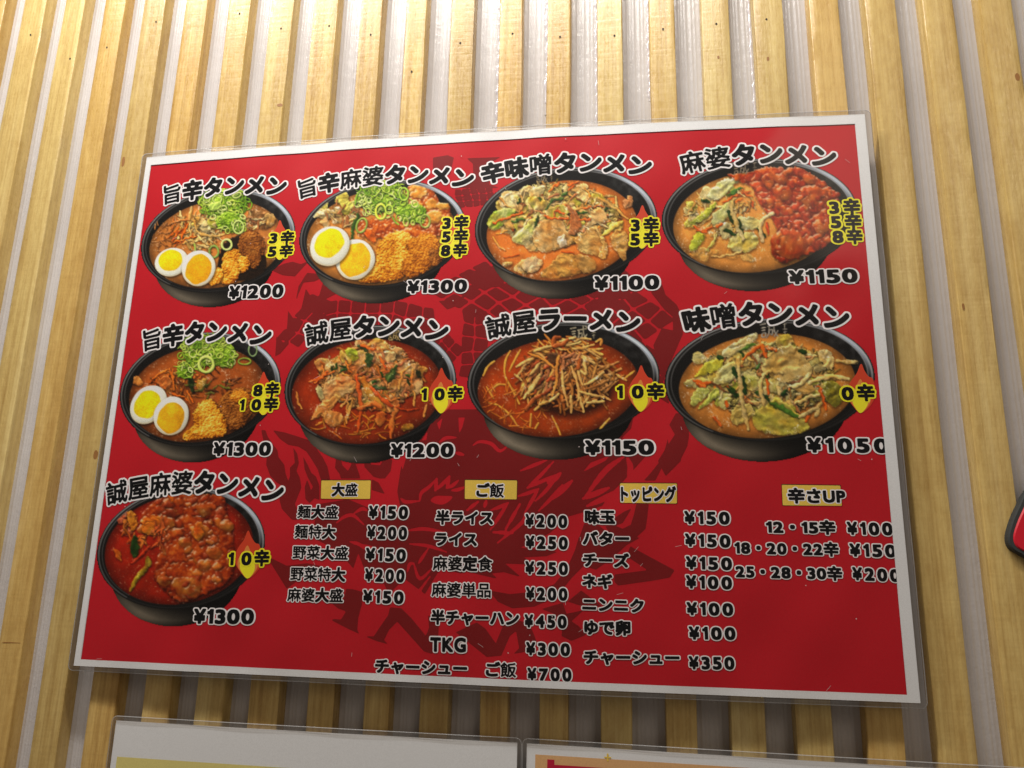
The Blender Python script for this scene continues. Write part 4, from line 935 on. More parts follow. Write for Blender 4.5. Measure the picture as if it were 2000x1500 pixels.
def emblem():
    for z, P in (
        (3, [(190, 0), (240, 0), (270, 80), (330, 170), (390, 250), (400, 330), (470, 420), (490, 540), (520, 620), (540, 560), (540, 460), (600, 400), (590, 300), (580, 210), (630, 290), (650, 400), (620, 500), (660, 580), (680, 700), (640, 800), (600, 900), (640, 1000), (620, 1100), (560, 1090), (440, 960), (410, 840), (480, 700), (380, 640), (300, 560), (250, 420), (260, 300), (220, 150)]),
        (3, [(330, 0), (480, 30), (640, 80), (760, 120), (860, 220), (940, 330), (1000, 450), (1030, 600), (920, 610), (880, 480), (820, 380), (740, 260), (640, 200), (520, 180), (420, 110)]),
        (3, [(700, 320), (760, 430), (800, 520), (860, 570), (900, 680), (900, 850), (840, 830), (780, 890), (730, 840), (720, 700), (750, 600), (800, 740), (820, 690), (760, 580), (720, 480)]),
        (3, [(1110, 280), (1160, 330), (1180, 430), (1250, 500), (1290, 420), (1270, 350), (1330, 380), (1380, 520), (1400, 590), (1160, 590), (1150, 540), (1090, 460)]),
        (3, [(1440, 330), (1480, 340), (1530, 420), (1640, 430), (1700, 330), (1790, 360), (1770, 500), (1700, 590), (1640, 590), (1560, 570), (1450, 450)]),
        (3, [(1510, 330), (1660, 330), (1640, 400), (1560, 400)]), (3, [(1540, 600), (1620, 640), (1700, 780), (1540, 730)]),
        (0, [(786, 1010), (776, 960), (785, 900), (810, 850), (850, 800), (1240, 800), (1230, 850), (1262, 890), (1219, 938), (1192, 964), (1176, 988), (1140, 1000), (1109, 1009), (1075, 1040), (1040, 1060), (1000, 1075), (960, 1090), (930, 1110), (900, 1120), (860, 1110), (830, 1160), (790, 1130), (760, 1160), (735, 1110), (715, 1120), (700, 1080), (690, 1110), (660, 1075), (610, 1050), (620, 985), (680, 975), (740, 1000)]),
        (0, [(520, 1085), (560, 1105), (600, 1100), (650, 1110), (600, 1120), (560, 1150)]),
        (5, [(1400, 230), (1410, 300), (1370, 500), (1250, 740), (1110, 740), (1200, 640), (1310, 500), (1370, 350)]),
        (5, [(1420, 60), (1500, -80), (1660, -80), (1660, 200), (1640, 320), (1560, 480), (1370, 680), (1460, 520), (1510, 350), (1500, 200)]),
        (5, [(1020, 1020), (1170, 1020), (1150, 1200), (1130, 1330), (1000, 1450), (850, 1480), (700, 1400), (640, 1300), (760, 1290), (850, 1330), (950, 1280), (990, 1150)]),
        (5, [(760, 1190), (870, 1120), (960, 1080), (900, 1180), (850, 1260), (760, 1290)]), (5, [(380, 1270), (560, 1290), (700, 1400), (1000, 1450), (800, 1500), (300, 1500)]),
        (7, [(0, 0), (520, 0), (470, 80), (790, 115), (700, 150), (510, 160), (610, 220), (360, 210), (490, 320), (350, 280), (250, 290), (300, 335), (150, 300), (0, 260)]),
        (7, [(960, 0), (1460, 0), (1350, 60), (1230, 170), (1100, 260), (1000, 230), (900, 330), (780, 480), (600, 560), (420, 575), (300, 520), (230, 430), (400, 460), (600, 440), (760, 380), (860, 260), (930, 100)]),
        (7, [(-40, 770), (130, 690), (200, 740), (285, 860), (350, 700), (420, 660), (560, 700), (600, 800), (620, 860), (520, 930), (430, 945), (475, 900), (450, 760), (400, 800), (330, 960), (210, 970)]),
        (7, [(660, 580), (830, 530), (860, 620), (1000, 590), (900, 680), (960, 720), (1020, 790), (900, 840), (820, 800), (830, 700), (760, 620)]),
        (7, [(1380, 70), (1470, 120), (1740, 265), (1700, 325), (1560, 350), (1280, 390), (1250, 360), (1250, 300), (1520, 265), (1350, 150)]), (7, [(870, 520), (980, 430), (1150, 560), (1000, 560)]),
        (6, [(880, 500), (950, 505), (1040, 530), (1035, 650), (1000, 780), (990, 900), (1010, 940), (900, 890), (735, 805), (760, 795), (830, 800), (880, 720), (800, 690), (740, 640), (860, 600)]),
        (6, [(1060, 960), (1150, 965), (1220, 860), (1290, 760), (1310, 680), (1420, 690), (1520, 790), (1660, 960), (1690, 880), (1680, 760), (1790, 800), (1780, 950), (1720, 1135), (1640, 1110), (1380, 820), (1300, 900), (1250, 1000), (1290, 1040), (1180, 1010)]),
        (1, [(210, 200), (300, 150), (380, 130), (450, 150), (520, 120), (400, 250), (300, 240)]), (1, [(400, 480), (430, 330), (500, 220), (600, 230), (640, 250), (560, 290), (470, 300), (430, 390)]),
        (1, [(440, 560), (490, 350), (560, 460), (600, 400), (640, 260), (760, 380), (640, 440), (560, 520), (480, 560)]), (1, [(330, 760), (345, 530), (400, 610), (440, 560), (450, 640), (370, 740)]), (1, [(240, 900), (250, 740), (310, 790), (350, 730), (350, 800), (280, 880)]),
        (1, [(1740, 230), (1980, 180), (2100, 120), (2100, 330), (1880, 350), (1820, 300)]), (1, [(1570, 450), (1700, 440), (1790, 400), (1740, 480), (1640, 520)]),
        (2, [(1040, 120), (1090, 110), (1070, 230)]), (2, [(1380, 130), (1470, 60), (1500, 150), (1590, 230), (1640, 330), (1640, 470), (1540, 700), (1480, 860), (1400, 560), (1470, 420), (1560, 440), (1560, 330), (1490, 270)]),
        (8, [(215, 205), (490, 195), (430, 230), (400, 300), (400, 420), (480, 445), (120, 445), (230, 420), (270, 380), (265, 250)]), (8, [(-60, 200), (60, 180), (110, 200), (80, 340), (-60, 330)]),
        (0, [(1285, 900), (1330, 830), (1345, 800), (1340, 720), (1330, 900), (1300, 930)])):
        inkp(z, P)
    rr = random.Random(5)
    def lattice(z, o, u, v, nu, nv, gap=.11, bend=0.0):
        o, u, v = map(np.array, (o, u, v))
        for i in range(nu):
            for j in range(nv):
                def q(a, b):
                    rj = random.Random(int(a*40+b*971+z*7)); e = np.array([rj.uniform(-.14, .14), rj.uniform(-.14, .14)])
                    return o+u*(a+e[0])+v*(b+e[1])+np.array([0, bend*(a-nu/2)**2])
                P = [q(i, j), q(i+1, j), q(i+1, j+1), q(i, j+1)]; c = sum(P)/4; P = [c+(p-c)*(1-gap) for p in P]; P = [w_ for k_ in range(4) for w_ in (c+(P[k_]-c)*.93, (P[k_]+P[(k_+1) % 4])/2)]
                inkp(z, P, smooth=True)
    lattice(8, (110, 455), (62, -5), (12, 52), 5, 3)
    lattice(1, (540, 425), (112, 4), (-14, 108), 9, 3, bend=2.2)
    lattice(1, (250, 760), (75, -95), (95, 40), 4, 2)
    lattice(2, (-420, 120), (112, -62), (112, 74), 9, 7, .15); lattice(2, (700, 330), (118, -76), (100, 84), 4, 4, .13)
    lattice(1, (1760, 520), (110, 8), (-4, 112), 2, 5); lattice(1, (1510, 590), (70, 66), (-60, 60), 4, 3)
    lattice(2, (1150, 430), (90, 60), (30, 110), 3, 4)
    inkp(4, [(380, 980), (440, 930), (540, 925), (650, 935), (600, 1000), (520, 1035), (430, 1020)], True, True)
    for P in ([(460, 40), (530, -30), (490, 130)], [(720, -30), (800, -30), (770, 90), (730, 170)], [(270, 250), (350, 130), (330, 250)], [(0, 440), (90, 440), (40, 610)]): inkp(4, P, True)
    inkp(5, [(360, 640), (460, 520), (700, 430), (640, 500)], True); inkp(5, [(860, 200), (950, 110), (980, 160), (1080, 150), (1000, 200), (1040, 240), (900, 420), (760, 400)], True)
    for P in ([(250, 990), (270, 890), (360, 820), (455, 720)], [(455, 720), (440, 860)], [(440, 860), (530, 780), (610, 690)], [(610, 690), (580, 830)], [(580, 830), (650, 800), (720, 740)], [(640, 860), (720, 850), (800, 820)], [(1480, 620), (1650, 550), (1800, 490)], [(1560, 830), (1700, 700), (1880, 510)], [(1570, 830), (1760, 740), (1950, 660)], [(1450, 930), (1580, 890), (1700, 840)], [(1700, 840), (1620, 980), (1540, 1120)], [(1950, 660), (1800, 850), (1660, 990)], [(1990, 790), (1850, 960), (1700, 1110)], [(1120, 1100), (1230, 1060), (1330, 1010)], [(1330, 1010), (1220, 1180), (1110, 1340)], [(1470, 1030), (1300, 1330)], [(830, 1100), (960, 1000)], [(900, 310), (980, 265), (1120, 290), (1230, 380), (1350, 290)], [(490, 270), (570, 220), (690, 215)], [(690, 400), (780, 425)], [(1150, 1370), (1380, 1380)], [(1540, 1110), (1500, 1250), (1200, 1500)], [(1060, 990), (1040, 1060)], [(100, 1350), (300, 1330), (560, 1370)], [(20, 960), (80, 1000), (240, 990)]):
        cutl(4, P, 1.0)
    for P in ([(860, 450), (640, 620), (400, 930)], [(910, 470), (945, 580), (920, 690)], [(370, 960), (520, 900), (680, 830)], [(420, 1050), (620, 960), (820, 850)], [(0, 960), (120, 850), (230, 745)], [(-60, 770), (20, 720), (90, 650)]): cutl(5, P, 1.5)
    for P in ([(960, 60), (1100, 90), (1200, 120)], [(1500, 60), (1680, 80), (1860, 140)], [(1680, 110), (1620, 200), (1590, 250)], [(1540, 250), (1600, 400), (1720, 300)], [(1480, 330), (1500, 260), (1540, 250)], [(1450, 560), (1540, 580), (1700, 380)], [(920, 40), (1000, 60), (1060, 110)]): cutl(6, P, .9)
    for P in ([(1110, 1130), (1200, 1060), (1310, 1040), (1440, 1150)], [(1330, 1010), (1420, 960), (1480, 980)]): cutl(3, P, 1.0)
emblem()
def components(M):
    lab = np.zeros(M.shape, int); n = 0
    for j, i in np.argwhere(M):
        if lab[j, i]: continue
        n += 1; st = [(j, i)]; lab[j, i] = n
        while st:
            y, x = st.pop()
            for v_, u_ in ((y+1, x), (y-1, x), (y, x+1), (y, x-1), (y+1, x+1), (y-1, x-1), (y+1, x-1), (y-1, x+1)):
                if 0 <= v_ < M.shape[0] and 0 <= u_ < M.shape[1] and M[v_, u_] and not lab[v_, u_]: lab[v_, u_] = n; st.append((v_, u_))
    return lab, n
lab, nl = components(FLD > 0); sizes = np.bincount(lab.ravel())[1:]; order = np.argsort(-sizes)
root_ = None
for q_, k in enumerate(order):
    if sizes[k] < 14: continue
    J, I = np.nonzero(lab == k+1); a0, a1, b0, b1 = max(0, J.min()-1), J.max()+2, max(0, I.min()-1), I.max()+2
    sub = np.where((lab[a0:a1, b0:b1] == k+1) | (lab[a0:a1, b0:b1] == 0), FLD[a0:a1, b0:b1], -.2)
    V, F = fill(sub, gx[b0], gy_[a0], DX, 8)
    if not len(F): continue
    o = mesh_obj('dragon_roundel' if root_ is None else 'scale' if sizes[k] < 900 else 'body_part', S3(V, .10), F, M_DARK, menu if root_ is None else root_)
    if root_ is None: root_ = o; o['label'] = 'dark red dragon roundel printed faintly behind the bowls'
# ---------------------------------------------------------------- the nine bowls
PIDS = {2: 'soup', 3: 'egg', 8: 'egg', 5: 'vegetables', 6: 'fried_chicken', 7: 'spring_onions', 9: 'chilli_sauce'}
def place_dish(d, ox, oy, sc, label):
    d.finish(); h, w = d.H//2, d.W//2
    C2 = d.C[:h*2, :w*2].reshape(h, 2, w, 2, 3).mean((1, 3)); A2 = d.A[:h*2, :w*2].reshape(h, 2, w, 2).mean((1, 3)); I2 = d.ID[:h*2:2, :w*2:2].copy()
    I2[I2 == 4] = 3; I2[I2 == 10] = 8
    lit = d.over_mask if hasattr(d, 'over_mask') else None
    jj, ii = np.mgrid[0:h, 0:w]; X = (ii*2+1)/KS/sc+ox; Y = (jj*2+1)/KS/sc+oy
    P = S3(XY(X.ravel(), Y.ravel()), .15)
    col = np.clip(np.clip(C2, 0, 1)**.86*1.23-.012, 0, 1); gm = col.mean(-1, keepdims=True); col = np.clip(gm+(col-gm)*1.15, 0, 1); col = np.where(col <= .04045, col/12.92, ((col+.055)/1.055)**2.4)*.92
    col = col.reshape(-1, 3)
    on = A2 > .45
    cell = on[:-1, :-1] & on[:-1, 1:] & on[1:, 1:] & on[1:, :-1]
    cid = np.where(cell, I2[:-1, :-1], -1)
    def build(name, ids, parent):
        j, i = np.nonzero(np.isin(cid, ids))
        if len(j) < 12: return None
        q = np.stack([j*w+i, (j+1)*w+i, (j+1)*w+i+1, j*w+i+1], 1); u, inv = np.unique(q, return_inverse=True); inv = inv.reshape(q.shape)
        me = bpy.data.meshes.new(name); me.vertices.add(len(u)); me.vertices.foreach_set('co', P[u].ravel())
        me.loops.add(inv.size); me.loops.foreach_set('vertex_index', inv.ravel().astype(np.int32))
        me.polygons.add(len(inv)); me.polygons.foreach_set('loop_start', np.arange(0, inv.size, 4, dtype=np.int32)); pass
        at = me.color_attributes.new('print', 'FLOAT_COLOR', 'POINT'); at.data.foreach_set('color', np.c_[col[u], np.ones(len(u))].ravel())
        me.polygons.foreach_set('use_smooth', np.ones(len(inv), bool))
        me.materials.append(M_FOOD); me.update(calc_edges=True); o = bpy.data.objects.new(name, me); C.objects.link(o); o.parent = parent
        return o
    root = build('bowl_picture', [0, 1], menu); root['label'] = label
    for k in (2, 3, 8, 5, 6, 7, 9): build(PIDS[k], [k], root)
    return root
DISHES = [
    ('a', 260, 310, 5.0, '旨辛タンメン', ((380, 345), (887, 268), (1400, 268)), 'brown curry soup bowl with pale fried chicken, top left of the menu'),
    ('b', 570, 300, 4.839, '旨辛麻婆タンメン', ((145, 325), (875, 205), (1615, 235)), 'bowl with two egg halves, large fried chicken and tofu in chilli sauce'),
    ('c', 910, 280, 4.6875, '辛味噌タンメン', ((245, 270), (905, 180), (1590, 205)), 'orange miso bowl heaped with cabbage and pork'),
    ('d', 1280, 260, 4.5465, '麻婆タンメン', ((325, 260), (888, 185), (1490, 210)), 'bowl half vegetables and half red tofu sauce'),
    ('e', 220, 610, 5.0, '旨辛タンメン', ((385, 265), (908, 190), (1445, 225)), 'dark red soup bowl with two egg halves and fried chicken'),
    ('f', 540, 590, 4.687, '誠屋タンメン', ((370, 285), (917, 219), (1465, 260)), 'red soup bowl heaped with cabbage and carrot'),
    ('g', 900, 580, 4.545, '誠屋ラーメン', ((335, 260), (898, 193), (1480, 225)), 'orange red soup bowl heaped with bean sprouts'),
    ('h', 1280, 570, 4.348, '味噌タンメン', ((345, 240), (932, 183), (1530, 220)), 'mild miso bowl with pale cabbage and sprouts'),
    ('i', 180, 900, 4.413, '誠屋麻婆タンメン', ((215, 270), (875, 185), (1555, 260)), 'dark red bowl covered by thick chilli tofu sauce'),
]
TIPS = {'a': ((1430, 990), 390), 'b': ((1560, 1000), 430), 'c': ((1610, 965), 400), 'e': ((1470, 1005), 425), 'f': ((1505, 1020), 420), 'g': ((1595, 1020), 415), 'h': ((1740, 1030), 420), 'i': ((1340, 1015), 415)}
def flat(name, px, m, layer, parent, sm=True, res=.45):
    P = XY(np.array(px)[:, 0], np.array(px)[:, 1])
    if sm: P = spline(P, 4, True)
    a = P.min(0)-1; b = P.max(0)+1; X, Y = np.meshgrid(np.arange(a[0], b[0], res), np.arange(a[1], b[1], res))
    V, F = fill(sd_poly(P, X, Y), a[0], a[1], res, 8)
    return mesh_obj(name, S3(V, layer), F, m, parent)
for key, ox, oy, sc, title, cs, lab in DISHES:
    place_dish(globals()['dish_'+key](), ox, oy, sc, lab)
    if key in TIPS:
        (bx, by), H = TIPS[key]; k = H/420/sc; bx = ox+bx/sc; by = oy+by/sc
        out_ = [(0, 0), (-55, -50), (-100, -120), (-112, -190), (-80, -270), (-30, -340), (5, -420), (35, -360), (70, -310), (100, -300), (118, -250), (125, -200), (118, -120), (70, -45)]
        fl = flat('flame_mark', [(bx+a*k, by+b*k) for a, b in out_], M_FLAME, .19, menu)
        mid = [(0, 0), (-50, -50), (-85, -110), (-80, -170), (-40, -220), (0, -290), (35, -220), (80, -170), (90, -110), (55, -45)]
        flat('flame_rim', [(bx+a*k, by+b*k) for a, b in mid], M_ORANGE, .205, fl)
        core = [(0, 0), (-40, -40), (-66, -95), (-55, -150), (0, -215), (50, -160), (66, -100), (45, -40)]
        flat('flame_core', [(bx+a*k, by+b*k) for a, b in core], M_YEL, .22, fl)
    c = [(ox+a/sc, oy+b/sc) for a, b in cs]
    arch('dish_name', title, c[0], c[1], c[2], None, menu)
def fl(p): return p
for s, a, b, h in [('¥1200', (446, 584), (553, 580), 24), ('¥1300', (795, 573), (912, 570), 23.5), ('¥1100', (1161, 567), (1288, 564), 25.5), ('¥1150', (1542, 555), (1676, 551), 25.5),
                   ('¥1300', (416, 890), (529, 889), 25), ('¥1200', (763, 893), (886, 892), 25.5), ('¥1150', (1143, 888), (1278, 887), 26.5), ('¥1300', (378, 1217), (496, 1218), 27)]:
    line('price', s, a, b, h, menu, ink_h=.74, base=-.02)
line('price', '¥1050', (1577, 883), (1736, 884), 27, menu, ink_h=.74, base=-.02, gap=.19)
HOT = [('3辛', (525, 476.5), (574, 475), 22.5), ('5辛', (522.5, 502.5), (571.6, 501), 22.5), ('3辛', (863, 448.4), (915, 447), 24.5), ('5辛', (862, 474.6), (914, 473.6), 24.5), ('8辛', (860.3, 501.5), (912, 500.5), 24.5),
       ('3辛', (1232, 453), (1287.6, 452), 26), ('5辛', (1231, 480.5), (1287.6, 479.5), 26), ('3辛', (1620, 419), (1681.4, 417), 27), ('5辛', (1623, 447), (1684, 446), 27), ('8辛', (1626.4, 475.6), (1686, 475.6), 27),
       ('8辛', (494, 775), (545.6, 773), 25), ('10辛', (467, 803), (543, 802), 25), ('10辛', (822.7, 783), (903.8, 782), 26), ('10辛', (1204.7, 779), (1298, 779), 28), ('0辛', (1644.5, 782.7), (1710, 781.6), 29), ('10辛', (446, 1105), (526.7, 1104), 28)]
for i, (s, a, b, h) in enumerate(HOT): line('heat_level', s, a, b, h, menu, ink_h=.88, base=-.07, rim_mat=M_YEL, full=True, z=.25+.012*(i % 2), digw=1.25)
TAB = [('麺大盛', (580.5, 1012), (660, 1013.5), 25.5), ('麺特大', (575, 1051), (655, 1052.5), 26), ('野菜大盛', (571.5, 1091.5), (679.5, 1093.6), 26), ('野菜特大', (567, 1133.5), (674.4, 1135.6), 26.5), ('麻婆大盛', (561, 1174.6), (670, 1176.4), 26.5),
       ('半ライス', (850.5, 1024), (963, 1025.5), 27), ('ライス', (849, 1066), (931.5, 1067.5), 27), ('麻婆定食', (845.4, 1114), (961.5, 1115.5), 28), ('麻婆単品', (843, 1165), (958.5, 1167.4), 28), ('半チャーハン', (841, 1219), (1014, 1222), 28),
       ('チャーシュー\u3000ご飯', (732, 1314), (1008, 1323), 28),
       ('味玉', (1142, 1022.7), (1201.5, 1023.7), 27), ('バター', (1138, 1064.7), (1229.5, 1065.7), 27), ('チーズ', (1138, 1106.7), (1229, 1109), 27), ('ネギ', (1137, 1148), (1196, 1150), 27), ('ニンニク', (1137, 1193), (1257.5, 1197), 27), ('ゆで卵', (1141, 1239), (1232, 1241), 28), ('チャーシュー', (1140, 1297), (1328, 1299), 28)]
for s, a, b, h in TAB: line('menu_item', s, a, b, h, menu, ink_h=.95, base=-.10)
line('menu_item', 'TKG', (840, 1271.5), (910.5, 1273), 27, menu, ink_h=.74, base=-.02)
for s, a, b, h in [('12・15辛', (1496.5, 1041), (1633, 1043), 25), ('18・20・22辛', (1435, 1081.5), (1639, 1085.7), 25), ('25・28・30辛', (1437, 1127.7), (1646, 1133), 25)]:
    line('menu_item', s, a, b, h, menu, ink_h=.88, base=-.06, digw=1.15)
PRI = [('¥150', (720, 1012), (797, 1013)), ('¥200', (717, 1051.6), (795, 1053)), ('¥150', (714, 1094.5), (792.6, 1096.6)), ('¥200', (712.5, 1134.4), (790, 1136.8)), ('¥150', (709, 1176.4), (788.4, 1179)),
       ('¥200', (1026, 1028.5), (1108, 1030.6)), ('¥250', (1026.6, 1070.5), (1109, 1072.6)), ('¥250', (1026, 1120.6), (1109.4, 1122.4)), ('¥200', (1027.5, 1171), (1108.5, 1172.5)), ('¥450', (1024.5, 1224.4), (1107, 1226.5)), ('¥300', (1027.5, 1278.4), (1113.6, 1280.5)), ('¥700', (1030.5, 1328.5), (1116.6, 1330)),
       ('¥150', (1337, 1022.7), (1425.5, 1023.7)), ('¥150', (1338, 1066.5), (1427, 1069)), ('¥150', (1340, 1111), (1430, 1113)), ('¥100', (1340, 1148), (1430, 1150.5)), ('¥100', (1341.5, 1200.5), (1432.5, 1202)), ('¥100', (1346, 1248), (1437, 1249)), ('¥350', (1346, 1306), (1435, 1307)),
       ('¥100', (1655, 1043.7), (1744, 1045)), ('¥150', (1660, 1086), (1750.5, 1088)), ('¥200', (1665, 1132), (1758, 1136))]
for s, a, b in PRI: line('price', s, a, b, 23.5, menu, ink_h=.74, base=-.02, gap=.17)
for P, s, a, b, h in [([(628, 938.5), (724.5, 938.5), (723, 974.5), (627, 974)], '大盛', (648, 968.5), (698, 968.5), 24), ([(908.4, 937.6), (1010, 938.5), (1009, 975.4), (908, 974.5)], 'ご飯', (930, 970), (984, 971.5), 26),
                      ([(1211, 944), (1322, 944.5), (1322, 983.5), (1211.5, 982)], 'トッピング', (1213, 979), (1321, 980), 29), ([(1527, 947), (1641, 948.5), (1644, 988), (1528.5, 987)], '辛さUP', (1539, 982), (1652, 983), 28)]:
    P = np.array(P, float); c = P.mean(0)
    bx = flat('heading_box', c+(P-c)*[1.016, 1.05]-[0, .6], M_GREYMARK, .19, menu, sm=False); flat('gold_panel', P, M_GOLD, .21, bx, sm=False)
    line('heading', s, a, b, h, menu, ink_h=.92, base=-.08)
# ---------------------------------------------------------------- the clear pouch
rd = random.Random(12); V = []; F = []
for _ in range(70):
    x, y = rd.uniform(PX0+3, PX1-3), rd.uniform(PY0+3, PY1-3); a = rd.uniform(0, 3.1); l, w_ = rd.choice(((.25, .2), (.3, .22), (1.6, .07), (.9, .08))); b = len(V)
    P = np.array([(x+u*l*math.cos(a)-v_*w_*math.sin(a), y+u*l*math.sin(a)+v_*w_*math.cos(a)) for u, v_ in ((-1, -1), (1, -1), (1, 1), (-1, 1))])
    V.extend(S3(P, .80)); F.append((b, b+1, b+2, b+3))
o = mesh_obj('dust_and_scuffs', V, F, mat('pale_dust', rgb(190, 176, 176), .8, .1), menu); o['kind'] = 'stuff'
sheet('clear_film', PX0+.1, PX1-.1, PY0+.1, PY1-.1, .75, M_FILM, menu)
def border(parent, x0, x1, y0, y1, zf, mx, mt, m, name='film_border', r=3.0):
    """sealed margin of a laminating pouch: a rounded rectangle ring with a few shallow creases along it."""
    prof_ = [(0, .75), (.12, .25), (.3, .45), (.5, .15), (.7, .40), (.88, .12), (1, .30), (1.0, .0)]
    def ring_pt(k, s_):
        ex, ey = mx*k, mt*k; X0, X1, Y0_, Y1_ = x0-ex, x1+ex, y0-ey, y1+ey; rr = r*k+.01; pts = []
        segs = [((X0+rr, Y0_), (X1-rr, Y0_), 50), (None, (X1-rr, Y0_+rr, -90), 5), ((X1, Y0_+rr), (X1, Y1_-rr), 36), (None, (X1-rr, Y1_-rr, 0), 5), ((X1-rr, Y1_), (X0+rr, Y1_), 50), (None, (X0+rr, Y1_-rr, 90), 5), ((X0, Y1_-rr), (X0, Y0_+rr), 36), (None, (X0+rr, Y0_+rr, 180), 5)]
        for a, b, n_ in segs:
            for t in range(n_):
                if a is None:
                    an = math.radians(b[2]+90*(t+.5)/n_); pts.append((b[0]+rr*math.cos(an), b[1]+rr*math.sin(an)))
                else:
                    u = t/n_; pts.append((a[0]+(b[0]-a[0])*u, a[1]+(b[1]-a[1])*u))
        return np.array(pts)
    V = []; F = []
    for k, z in prof_:
        q = ring_pt(k, 0); n_ = len(q)
        zz = zf(q[:, 0], q[:, 1])+z+.12*np.sin(q[:, 0]*.11+k*3)+.10*np.sin(q[:, 1]*.13+k*5)
        V.extend(W3(np.stack([q[:, 0], q[:, 1], zz], -1)))
    for j in range(len(prof_)-1):
        for i in range(n_): F.append((j*n_+i, j*n_+(i+1) % n_, (j+1)*n_+(i+1) % n_, (j+1)*n_+i))
    o = mesh_obj(name, V, F, m, parent, smooth=True); V = []; F = []
    for k, z in ((.86, .50), (1.0, .50), (1.0, -.05)):
        q = ring_pt(k, 0); zz = zf(q[:, 0], q[:, 1])+z+.12*np.sin(q[:, 0]*.11)+.10*np.sin(q[:, 1]*.13); V.extend(W3(np.stack([q[:, 0], q[:, 1], zz], -1)))
    for j in range(2):
        for i in range(n_): F.append((j*n_+i, j*n_+(i+1) % n_, (j+1)*n_+(i+1) % n_, (j+1)*n_+i))
    mesh_obj('edge_glint', V, F, M_GLINT, parent, smooth=True)
    return o
M_GLINT = film_mat('milky_edge_glint', (.9, .9, .9, 1), .15, .4, .32)  # pale diffuse strip: the glint of the film's outer edge as colour
border(menu, PX0, PX1, PY0, PY1, bulge, 3.2, 2.5, M_FILMB)
# ================================================================ the two notices below and the sign at the right
def notice(name, label, TL, TR, w_mm, h_mm, zlift, drawf, cat='notice'):
    a = XY(*TL, SLATZ+zlift); b = XY(*TR, SLATZ+zlift); u = (b-a)/np.linalg.norm(b-a); ang = math.atan2(u[1], u[0])
    root = empty(name, W3((a[0], a[1], SLATZ+zlift))); root.rotation_euler = (0, -ang, 0); tag(root, label, cat)
    w_ = w_mm or np.linalg.norm(b-a)
    zf = lambda x, y: 1.2*np.sin(np.clip(x/w_, 0, 1)*math.pi)*np.exp(y/60)+0*y
    def sh(nm, x0, x1, y0, y1, lay, m, nx=30, ny=20):
        X, Y = np.meshgrid(np.linspace(x0, x1, nx+1), np.linspace(y0, y1, ny+1)); V = W3(np.stack([X, Y, zf(X, Y)+lay], -1).reshape(-1, 3))
        F_ = [(j*(nx+1)+i, j*(nx+1)+i+1, (j+1)*(nx+1)+i+1, (j+1)*(nx+1)+i) for j in range(ny) for i in range(nx)]
        return mesh_obj(nm, V, F_, m, root, smooth=True)
    sh('paper', 0, w_, -h_mm, 0, 0, M_PAPER)
    drawf(sh, w_, h_mm, a, u)
    sh('clear_film', .1, w_-.1, -h_mm+.1, -.1, .5, M_FILM)
    border(root, 0, w_, -h_mm, 0, zf, 2.2, 2.4, M_FILMB)
    return root
M_OLIVE = paper_mat('yellow_band_print', rgb(234, 220, 138), .5, .06)
M_PEACH = paper_mat('orange_panel_print', rgb(234, 184, 128), .5, .07)
M_CRIM = mat('crimson_print', rgb(196, 24, 62), .5, .3)
def drawL(sh, w, h, a, u): sh('yellow_band', 3.2, w-3.2, -h+10, -17.2, .12, M_OLIVE)
def drawR(sh, w, h, a, u):
    p = sh('orange_panel', 4.2, w-5, -h+8, -4.6, .12, M_PEACH)
    for x, y0, y1, ww in ((10, -6.4, -40, 3.4), (13.4, -8.6, -11, 34), (53.5, -7.6, -40, 3.6), (93.5, -7.2, -40, 3.6), (97, -8.8, -11.2, 30), (140, -7.5, -40, 3.6), (170, -9, -12, 26)):
        sh('lettering_stroke', x, x+ww, y1, y0, .2, M_CRIM, 6, 4)
    sh('star_mark', 38.2, 39, -5.6, -2.2, .2, M_GOLD, 1, 1); sh('star_mark', 37, 40.2, -4.2, -3.6, .24, M_GOLD, 1, 1)
notice('left_notice'.replace('left_', 'laminated_'), 'laminated white notice with a yellow band, below the left half of the menu', (227, 1407), (1010.5, 1451), None, 148, 2.2, drawL)
notice('laminated_notice', 'laminated notice with orange panel and crimson strokes, below the right half of the menu', (1029, 1452), (1300, 1468), 297, 210, 2.0, drawR)
M_KNOT = mat('brown_knot', rgb(150, 104, 56), .5, .4)
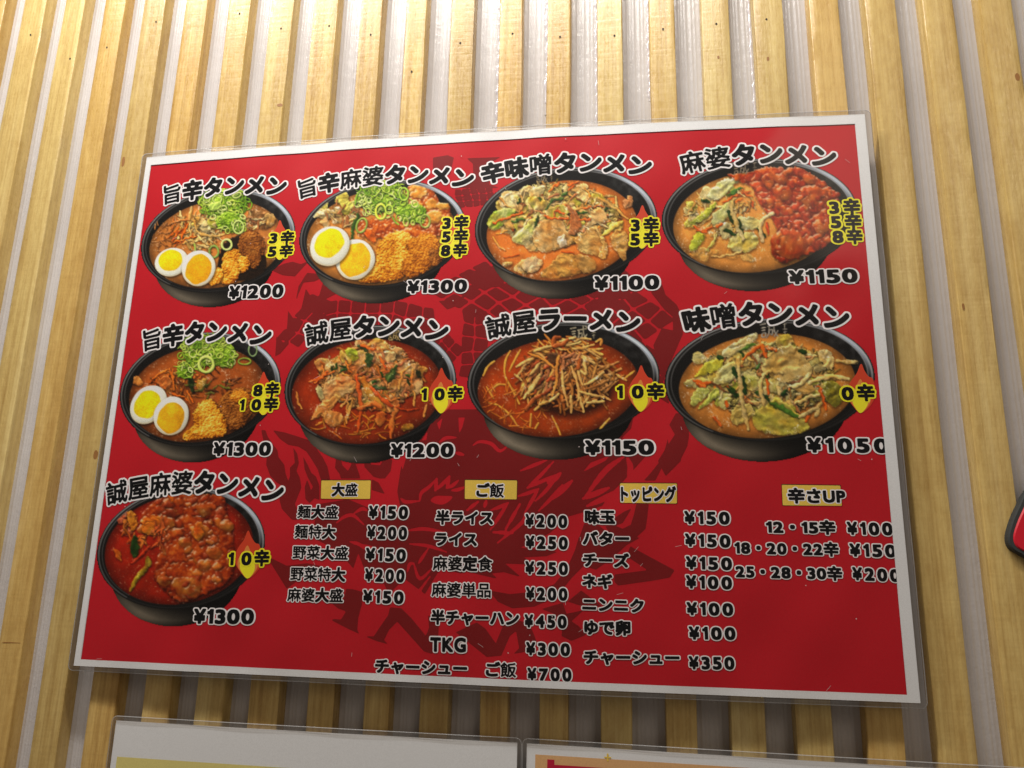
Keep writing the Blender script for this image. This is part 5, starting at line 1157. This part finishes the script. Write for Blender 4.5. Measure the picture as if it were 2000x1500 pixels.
for px_, py_, a_, b_ in ((236, 905/2.857, 1.1, 4), (553, 205, 2.0, 1.2), (1995, 150, 1.2, 2.4), (1500, 330/2.857, .8, 1.4), (187, 888, 1.6, 2.6), (1403, 112, .7, 1.1), (20, 1255, 6.0, .28), (1855, 600, .6, 2.0)):
    q = XY(px_, py_, SLATZ); k = int(np.argmin([abs((a+b)/2-q[0]) for a, b in slats])); xm = (slats[k][0]+slats[k][1])/2; sl_ = [o_ for o_ in wall.children if o_.name.startswith('slat')]
    o_ = min(sl_, key=lambda t: abs(t.location.x*1000-xm)); r = random.Random(int(px_)); cx, cy = float(np.clip(q[0]-xm, -5.5, 5.5)), q[1]
    if a_ > 5: cx = 0
    V = [W3((cx+a_*math.cos(t*.524)*r.uniform(.8, 1.1), cy+b_*math.sin(t*.524)*r.uniform(.8, 1.1), .14)) for t in range(12)]
    mesh_obj('knot', V, [tuple(range(12))], M_KNOT, o_)
# red sign at the right edge
sg = empty('red_sign', W3((*XY(2000, 1020, SLATZ+2), SLATZ))); tag(sg, 'rounded red sign with dark grey edge, cut off by the right of the photo', 'sign')
P = np.array([(2003, 953), (1988, 979), (1974, 1010), (1965, 1043), (1966, 1062), (1974, 1076), (1990, 1086), (2010, 1097), (2120, 1140), (2230, 1150), (2260, 1100), (2240, 980), (2180, 900), (2060, 890)], float)
Q = spline(XY(P[:, 0], P[:, 1], SLATZ+5), 3, True); cq = Q.mean(0); base = XY(2000, 1020, SLATZ+2)
M_RUB = mat('dark_grey_foam_edge', rgb(58, 60, 60), .75, .3); M_SIGN = paper_mat('red_sign_face', rgb(214, 34, 52), .4, .03)
def slab(nm, Q, z0, z1, m, parent):
    n_ = len(Q); V = [W3((q[0]-base[0], q[1]-base[1], z)) for z in (z0, z1-.6) for q in Q]
    inn = [Q[i]+(cq-Q[i])/np.linalg.norm(cq-Q[i])*.6 for i in range(n_)]
    V += [W3((q[0]-base[0], q[1]-base[1], z1)) for q in inn]
    F = [(j*n_+i, j*n_+(i+1) % n_, (j+1)*n_+(i+1) % n_, (j+1)*n_+i) for j in range(2) for i in range(n_)]+[tuple(2*n_+i for i in range(n_))]
    return mesh_obj(nm, V, F, m, parent)
Q = np.array([q+(cq-q)/np.linalg.norm(cq-q)*1.6 for q in Q])
slab('foam_edge', Q, .1, 4.2, M_RUB, sg)
Q2 = np.array([q+(cq-q)/np.linalg.norm(cq-q)*2.1 for q in Q]); slab('sign_face', Q2, 3.9, 4.9, M_SIGN, sg)
print('objects', len(bpy.data.objects))
